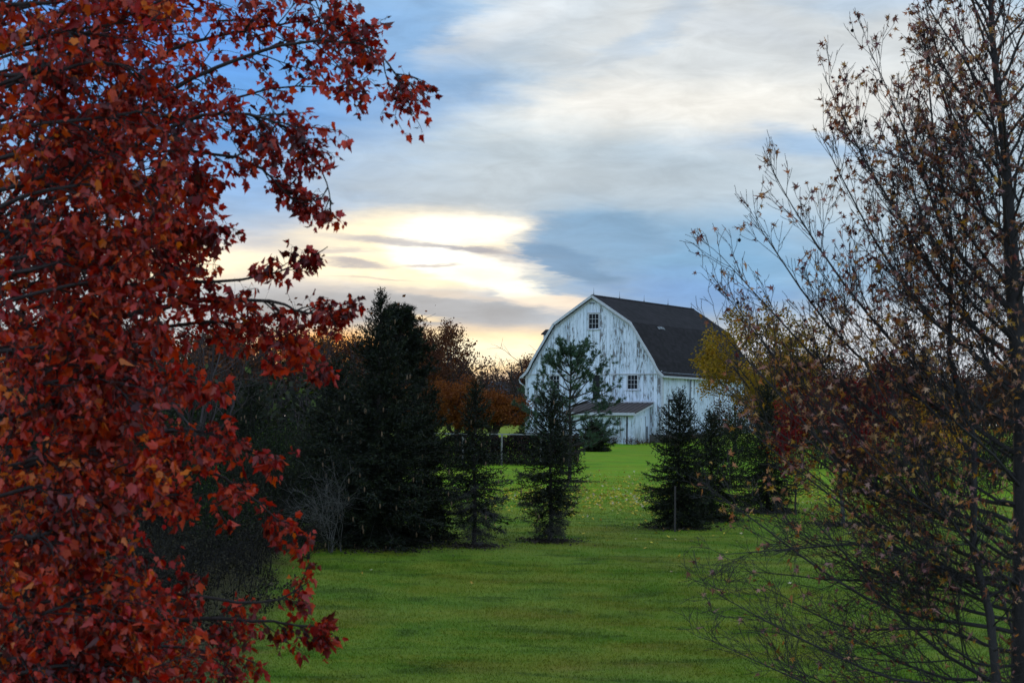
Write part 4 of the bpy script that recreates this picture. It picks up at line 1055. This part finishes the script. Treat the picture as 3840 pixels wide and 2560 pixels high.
def hedge():
    rs = np.random.RandomState(9); n = 9000
    x0, x1 = gpos(1620, 190)[0], gpos(1985, 190)[0]; org = np.array(gpos(1800, 190))
    root = empty("red_hedge", tuple(org), "long low red hedge at the far edge of the meadow", "hedge")
    P = np.stack([rs.uniform(x0, x1, n), 190 + rs.normal(size=n) * .6, np.zeros(n)], -1); P[:, 2] = ground(P[:, 0], P[:, 1]) + 1.6 * rs.rand(n) ** .8 * (1 + .12 * np.sin(P[:, 0] * 2.1))
    leaves("crown", QUAD, P, rs.normal(size=(n, 3)), rs.uniform(.15, .3, n), rs, F_DRED, root, origin=org)
    T = Tubes()
    for k in range(60):
        x = rs.uniform(x0, x1); g = float(ground(x, 190)); T.add(curve((x, 190, g - .1), (rs.normal() * .3, rs.normal() * .3, 1), 1.3, 4, rs, .1), .03, .01)
    o = T.build("stems", M_BARK_BARE, root, origin=org); o["kind"] = "stuff"
hedge()
def dark_hedge():
    rs = np.random.RandomState(19); n = 30000; org = np.array(gpos(1750, 93.2))
    root = empty("dark_hedge", tuple(org), "clipped dark hedge standing behind the grey rail fence", "hedge")
    x = rs.uniform(-6.8, 3.4, n); P = np.stack([x, 93.3 + rs.normal(size=n) * .35, np.zeros(n)], -1)
    P[:, 2] = ground(P[:, 0], P[:, 1]) + (1.42 + .08 * np.sin(x * 2.3) + .05 * np.sin(x * 6.1 + 1)) * rs.rand(n) ** .8
    leaves("crown", QUAD, P, rs.normal(size=(n, 3)), rs.uniform(.05, .12, n), rs, foliage("hedge_leaf", [(0, rgb(16, 16, 12)), (.8, rgb(34, 32, 24)), (1, rgb(84, 44, 36))], trans=.05), root, origin=org)
    T = Tubes()
    for k in range(150):
        xx = rs.uniform(-6.8, 3.4); g = float(ground(xx, 93.2)); T.add(curve((xx, 93.2 + rs.normal() * .2, g - .1), (rs.normal() * .3, rs.normal() * .3, 1), 1.5, 4, rs, .1), .02, .006)
    o = T.build("stems", M_BARK_BARE, root, origin=org); o["kind"] = "stuff"
dark_hedge()
# stake by the young spruce
def stake():
    x, y, z = G(2536, 53.2); s = empty("wooden_stake", (x, y, z), "thin grey wooden stake standing in front of the young spruce", "stake", rz=R(12))
    M = plain("stake_wood", rgb(56, 50, 47), .9, .3, 9)
    MB().prism([(-.022, -.2), (.022, -.2), (.022, 1.24), (0, 1.3), (-.022, 1.24)], 'x', -.022, .022).build("post", M, s)
    MB().box(-.03, .03, -.03, .03, .9, .925).build("tie_band", M_BARK_CON, s)
stake()

# ------------------------------------------------------------------ shrubs and thicket on the left
def shrub(name, loc, label, H, Rad, seed, mleaf, nleaf, lsize, mbark=None, stems=6, cat="shrub", twigs=5, tmpl=QUAD, leafy=1.0, twig_r=.003):
    return broadleaf(name, loc, label, H, Rad, seed, mleaf, nleaf, lsize, tmpl=tmpl, trunk_h=.12, wob=.24, cat=cat, mbark=mbark or M_BARK_DARK, stems=stems, twigs=twigs, r0=.018, up=.3, twig_r=twig_r, leafy=leafy, spread=1.0)
s1 = shrub("twiggy_shrub", G(1245, 46), "bare shrub with pale crooked twigs before the tallest spruce", 2.3, 1.25, 61, None, 0, .05, M_BARK_PALE, stems=4, twigs=5, twig_r=.004)
s2 = shrub("grey_shrub", G(1110, 50), "grey green shrub with dry seed heads left of the pale twiggy shrub", 2.9, 1.3, 62, F_GREY, 6500, .05, stems=7)
s3 = shrub("grey_shrub", G(1085, 62), "shrub with a bright yellow green top beyond the grey shrubs", 2.7, 1.5, 63, F_GREEN, 6000, .07, stems=6)
s4 = shrub("dark_shrub", G(850, 44), "dark green shrub low behind the maple's lower leaves", 1.9, 1.4, 64, F_GREEN, 7000, .05, stems=7)
s5 = shrub("brown_shrub", G(1010, 41.5), "tangled brown shrub at the lawn's left edge", 1.6, 1.35, 65, F_UNDER, 1800, .05, stems=5, twigs=5)
lay = [(s2, 960, 54, 1.0, "grey shrub with dry heads just right of the thicket spruce"), (s2, 1190, 66, 1.25, "tall grey shrub behind the left flank of the tallest spruce"), (s5, 880, 48, 1.15, "brown tangled shrub further back along the lawn edge"),
       (s5, 760, 39, 1.1, "brown tangled shrub nearest the red maple"), (s4, 640, 50, 1.4, "large dark shrub behind the maple's lower middle leaves"), (s2, 480, 46, 1.3, "grey shrub glimpsed through the lower left of the maple"),
       (s5, 560, 36, 1.1, "low brown shrub under the maple's lowest boughs"), (s3, 700, 64, 1.3, "leafy green shrub behind the maple's middle gap"), (s4, 1040, 57, 1.0, "dark green shrub between the grey shrubs"),
       (s4, 300, 48, 1.5, "dark shrub at far left behind the maple"), (s2, 140, 58, 1.7, "tall grey shrub at the left border behind the maple"), (s5, 350, 38, 1.2, "brown shrub beneath the maple at bottom left"),
       (s3, 2745, 76, 1.15, "yellow green shrub between the squat spruce and the dark spruce behind it"), (s4, 3330, 74, 1.25, "dark shrub in shade between the young orange tree and the dark red tree"), (s2, 3560, 80, 1.3, "grey shrub beyond the young orange and yellow tree"), (s4, 3720, 76, 1.5, "dark shrub behind the sweetgum's trunk"), (s5, 3450, 90, 1.8, "brown shrub farthest back on the right of the lawn"), (s4, 3080, 92, 1.5, "dark shrub beyond the slim yellow sapling"), (s5, 2660, 96, .9, "brown bush at the foot of the barn's side wall"), (s5, 1180, 44.5, .7, "small brown bush at the foot of the pale twiggy shrub")]
for k, (src, px, d, sc, lb) in enumerate(lay): copy_tree(src, G(px, d), k * 1.7, lb, sc)

def thicket(name, label, x_of, seed, n_st, hgt, mleaf, nleaf, lsize, tmpl=NEEDLE):
    rs = np.random.RandomState(seed); T = Tubes(); P, D = [], []
    for k in range(n_st):
        x, y, *hs = x_of(rs); g = float(ground(x, y)); h = hgt * rs.uniform(.5, 1.1) * (hs[0] if hs else 1)
        b = curve((x, y, g - .05), (rs.normal() * .35, rs.normal() * .35, 1), h, 6, rs, .12, .05); T.add(b, .008 + h * .0025, .003)
        for q in range(5):
            pp, tt = along(b, [rs.uniform(.3, 1)]); bb = curve(pp[0], unit(tt[0] + rs.normal(size=3) * .6), h * rs.uniform(.15, .4), 4, rs, .15, .1); T.add(bb, .005, .002)
            P.append(bb); D.append(np.repeat(unit(bb[-1] - bb[0])[None], 4, 0))
    o = T.build(name, M_BARK_DARK); tag(o, label, "undergrowth", kind='stuff')
    P = np.concatenate(P); D = np.concatenate(D); i = rs.randint(0, len(P), nleaf)
    o2 = leaves(name + "_leaves", tmpl, P[i] + rs.normal(size=(nleaf, 3)) * .06, D[i] + rs.normal(size=(nleaf, 3)) * .8, rs.uniform(.5, 1.2, nleaf) * lsize, rs, mleaf)
    o2.parent = o
def left_zone(rs):
    y = rs.uniform(33, 62); q = abs(rs.normal()); return (y * (-.173 + .00125 * y) + .5 * math.sin(y * .7) - q * 3.4, y, min(1.2, .2 + q))
thicket("undergrowth", "tangle of dry brown weeds along the left edge of the lawn", left_zone, 71, 1500, 1.2, F_UNDER, 16000, .07, QUAD)
def left_far(rs):
    y = rs.uniform(58, 92); return (-.085 * y - .5 - rs.rand() * y * .2, y)
thicket("undergrowth", "grey green weeds and goldenrod behind the left spruces", left_far, 72, 1500, 1.7, F_GREY, 22000, .09, QUAD)
def foot(rs):
    if rs.rand() < .5: t_ = rs.uniform(-5, 6.5); return (6.05 + .861 * t_ - .509 * 3.1 + rs.normal() * .1, 139.2 - .509 * t_ - .861 * 3.1 + rs.normal() * .25)
    t_ = rs.uniform(-.5, 15); return (6.05 + .861 * 5.95 + .509 * t_ + rs.normal() * .15, 139.2 - .509 * 5.95 + .861 * t_ - rs.rand() * .6)
thicket("weeds", "dry weeds along the foot of the barn and shed", foot, 73, 420, .55, F_BROWN, 5000, .09, QUAD)
def fence_foot(rs): return (rs.uniform(-6.5, 3.3), 91.5 + rs.normal() * .4)
thicket("weeds", "weeds growing along the foot of the rail fence", fence_foot, 74, 350, .7, F_GREY, 4000, .07, QUAD)

# ------------------------------------------------------------------ treeline beyond
v = [broadleaf("far_tree", G(1600, 175), "round topped tree keeping brown gold leaves, right of the tallest spruce", 9.4, 4.2, 81, F_RUST, 17000, .2, trunk_h=.15, twig_r=.016, r0=.2),
     broadleaf("far_tree", G(1985, 172), "bare rounded tree just left of the barn roof", 9.0, 3.8, 82, trunk_h=.15, twig_r=.018, twigs=8, r0=.2),
     broadleaf("far_tree", G(1860, 190), "slim bare tree in the low dip of the treeline", 7.0, 2.0, 83, trunk_h=.2, twig_r=.015, twigs=6, up=.6, r0=.12),
     broadleaf("far_tree", G(1700, 180), "bare tree sloping down from the brown gold tree", 8.6, 3.2, 84, F_BROWN, 2500, .2, trunk_h=.12, twig_r=.018, twigs=8, r0=.2)]
def ft(i, px, d, H, lb, rz=None):
    base = {0: 10.8, 1: 9.0, 2: 7.0, 3: 8.6}[i]
    s = H * .86 / base; copy_tree(v[i], G(px, d), rz if rz is not None else px * .013, lb, (s * 1.15, s * 1.15, s))
rows = [(3, 1330, 165, 11.0, "brown tree just left of the tallest spruce's spire"), (0, 1250, 172, 10.6, "leafy brown tree above the maple's lowest upper bough tip"), (1, 1530, 182, 10.8, "bare tree between the tallest spruce and the brown gold tree"),
        (3, 1780, 178, 7.2, "low bare tree above the left orange tree"), (2, 1800, 186, 7.6, "thin bare tree standing up above the orange trees"), (3, 1905, 186, 6.6, "dark low tree left of the rounded bare tree"), (0, 2040, 186, 9.0, "brown tree touching the barn's left roof curve"),
        (1, 1155, 160, 10.2, "bare tree above the middle of the left thicket"), (3, 1050, 168, 10.8, "brown bare tree above the thicket spruce"), (1, 930, 158, 10.6, "bare tree directly behind the thicket spruce"), (0, 800, 166, 11.0, "leafy brown tree behind the tall bare tree"),
        (3, 660, 160, 10.5, "bare brown tree left of the tall bare tree"), (1, 520, 165, 10.6, "bare tree behind the maple's middle leaves"), (0, 380, 160, 10.8, "leafy brown tree behind the maple, left of centre"), (3, 230, 165, 10.4, "bare tree behind the maple's left boughs"), (1, 80, 160, 10.6, "bare tree at the far left edge of the treeline"),
        (1, 2840, 170, 8.0, "bare tree beyond the barn's far end"), (0, 3010, 165, 9.2, "leafy brown tree behind the olive and gold tree"), (3, 3130, 160, 7.4, "bare tree behind the dark red tree's left side"), (1, 3260, 168, 7.8, "bare tree behind the dark red tree's right side"), (0, 3390, 160, 8.0, "leafy brown tree right of the dark red tree, far off"),
        (3, 3520, 165, 7.8, "bare tree behind the young orange and yellow tree"), (1, 3640, 160, 8.4, "bare tree behind the sweetgum's second stem"), (0, 3770, 166, 8.4, "leafy brown tree behind the sweetgum's trunk"), (3, 3900, 160, 8.6, "bare tree at the far right edge of the treeline"),
        (2, 1880, 172, 6.6, "small bare tree left of the dark low tree")]
for r_ in rows: ft(*r_)
def far_left(rs):
    y = rs.uniform(150, 200); return (rs.uniform(-.31, -.06) * y, y)
def woods(name, label, x_of, seed, n, hgt, mleaf, nleaf):
    rs = np.random.RandomState(seed); T = Tubes(); P = []
    for k in range(n):
        x, y = x_of(rs); g = float(ground(x, y)); h = hgt * rs.uniform(.45, 1.1)
        b = curve((x, y, g - .1), (rs.normal() * .15, rs.normal() * .15, 1), h, 5, rs, .08, .05); T.add(b, .07, .02)
        for q in range(9):
            pp, tt = along(b, [rs.uniform(.15, 1)]); bb = curve(pp[0], unit(tt[0] * .7 + rs.normal(size=3) * .7), h * rs.uniform(.15, .4), 4, rs, .15, .2); T.add(bb, .03, .012); P.append(bb)
    o = T.build(name, M_BARK_BARE); tag(o, label, "woods", kind='stuff')
    P = np.concatenate(P); i = rs.randint(0, len(P), nleaf)
    o2 = leaves(name + "_leaves", QUAD, P[i] + rs.normal(size=(nleaf, 3)) * .35, rs.normal(size=(nleaf, 3)), rs.uniform(.2, .45, nleaf), rs, mleaf); o2.parent = o
woods("woods", "dense brown wood filling the left background", far_left, 91, 800, 8.2, F_RUST, 40000)
def far_mid(rs):
    y = rs.uniform(196, 225); return (rs.uniform(-.10, .03) * y, y)
woods("woods", "low dark brush wood behind the orange trees", far_mid, 92, 620, 5.6, F_RUST, 32000)
def far_rise(rs):
    y = rs.uniform(186, 206); return (rs.uniform(-.075, -.03) * y, y)
woods("woods", "dark brown wood between the tallest spruce and the low dip", far_rise, 95, 300, 7.9, F_RUST, 24000)
def far_right(rs):
    y = rs.uniform(168, 205); return (rs.uniform(.115, .32) * y, y)
woods("woods", "low dark wood beyond the lawn on the right", far_right, 93, 620, 5.6, F_BROWN, 30000)
def mid_left(rs):
    y = rs.uniform(88, 120); return (rs.uniform(-.31, -.075) * y, y)
woods("woods", "nearer grey brush behind the left spruces", mid_left, 94, 520, 3.8, F_GREY, 26000)

def litter():  # dark needle litter strewn to stand in for contact shade under the trees
    rs = np.random.RandomState(33); pts = []
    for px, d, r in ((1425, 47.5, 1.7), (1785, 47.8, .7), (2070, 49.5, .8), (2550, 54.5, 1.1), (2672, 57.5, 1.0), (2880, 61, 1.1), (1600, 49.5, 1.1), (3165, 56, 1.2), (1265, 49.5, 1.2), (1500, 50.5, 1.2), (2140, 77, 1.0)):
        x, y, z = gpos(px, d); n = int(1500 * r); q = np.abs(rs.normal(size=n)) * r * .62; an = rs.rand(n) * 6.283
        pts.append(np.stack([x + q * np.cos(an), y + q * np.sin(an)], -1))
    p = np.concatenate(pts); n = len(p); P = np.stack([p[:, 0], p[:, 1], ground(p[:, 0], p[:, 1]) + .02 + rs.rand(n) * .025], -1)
    an = rs.rand(n) * 6.28
    o = leaves("shade_litter", QUAD, P, np.stack([np.cos(an), np.sin(an), rs.rand(n) * .4], -1), rs.uniform(.04, .1, n), rs, plain("shade_litter", rgb(50, 38, 26), .95, .4, 5), nbias=(0, 0, 2))
    tag(o, "dark brown needles and leaves added as contact shade under the yard trees", "needle litter", kind='stuff')
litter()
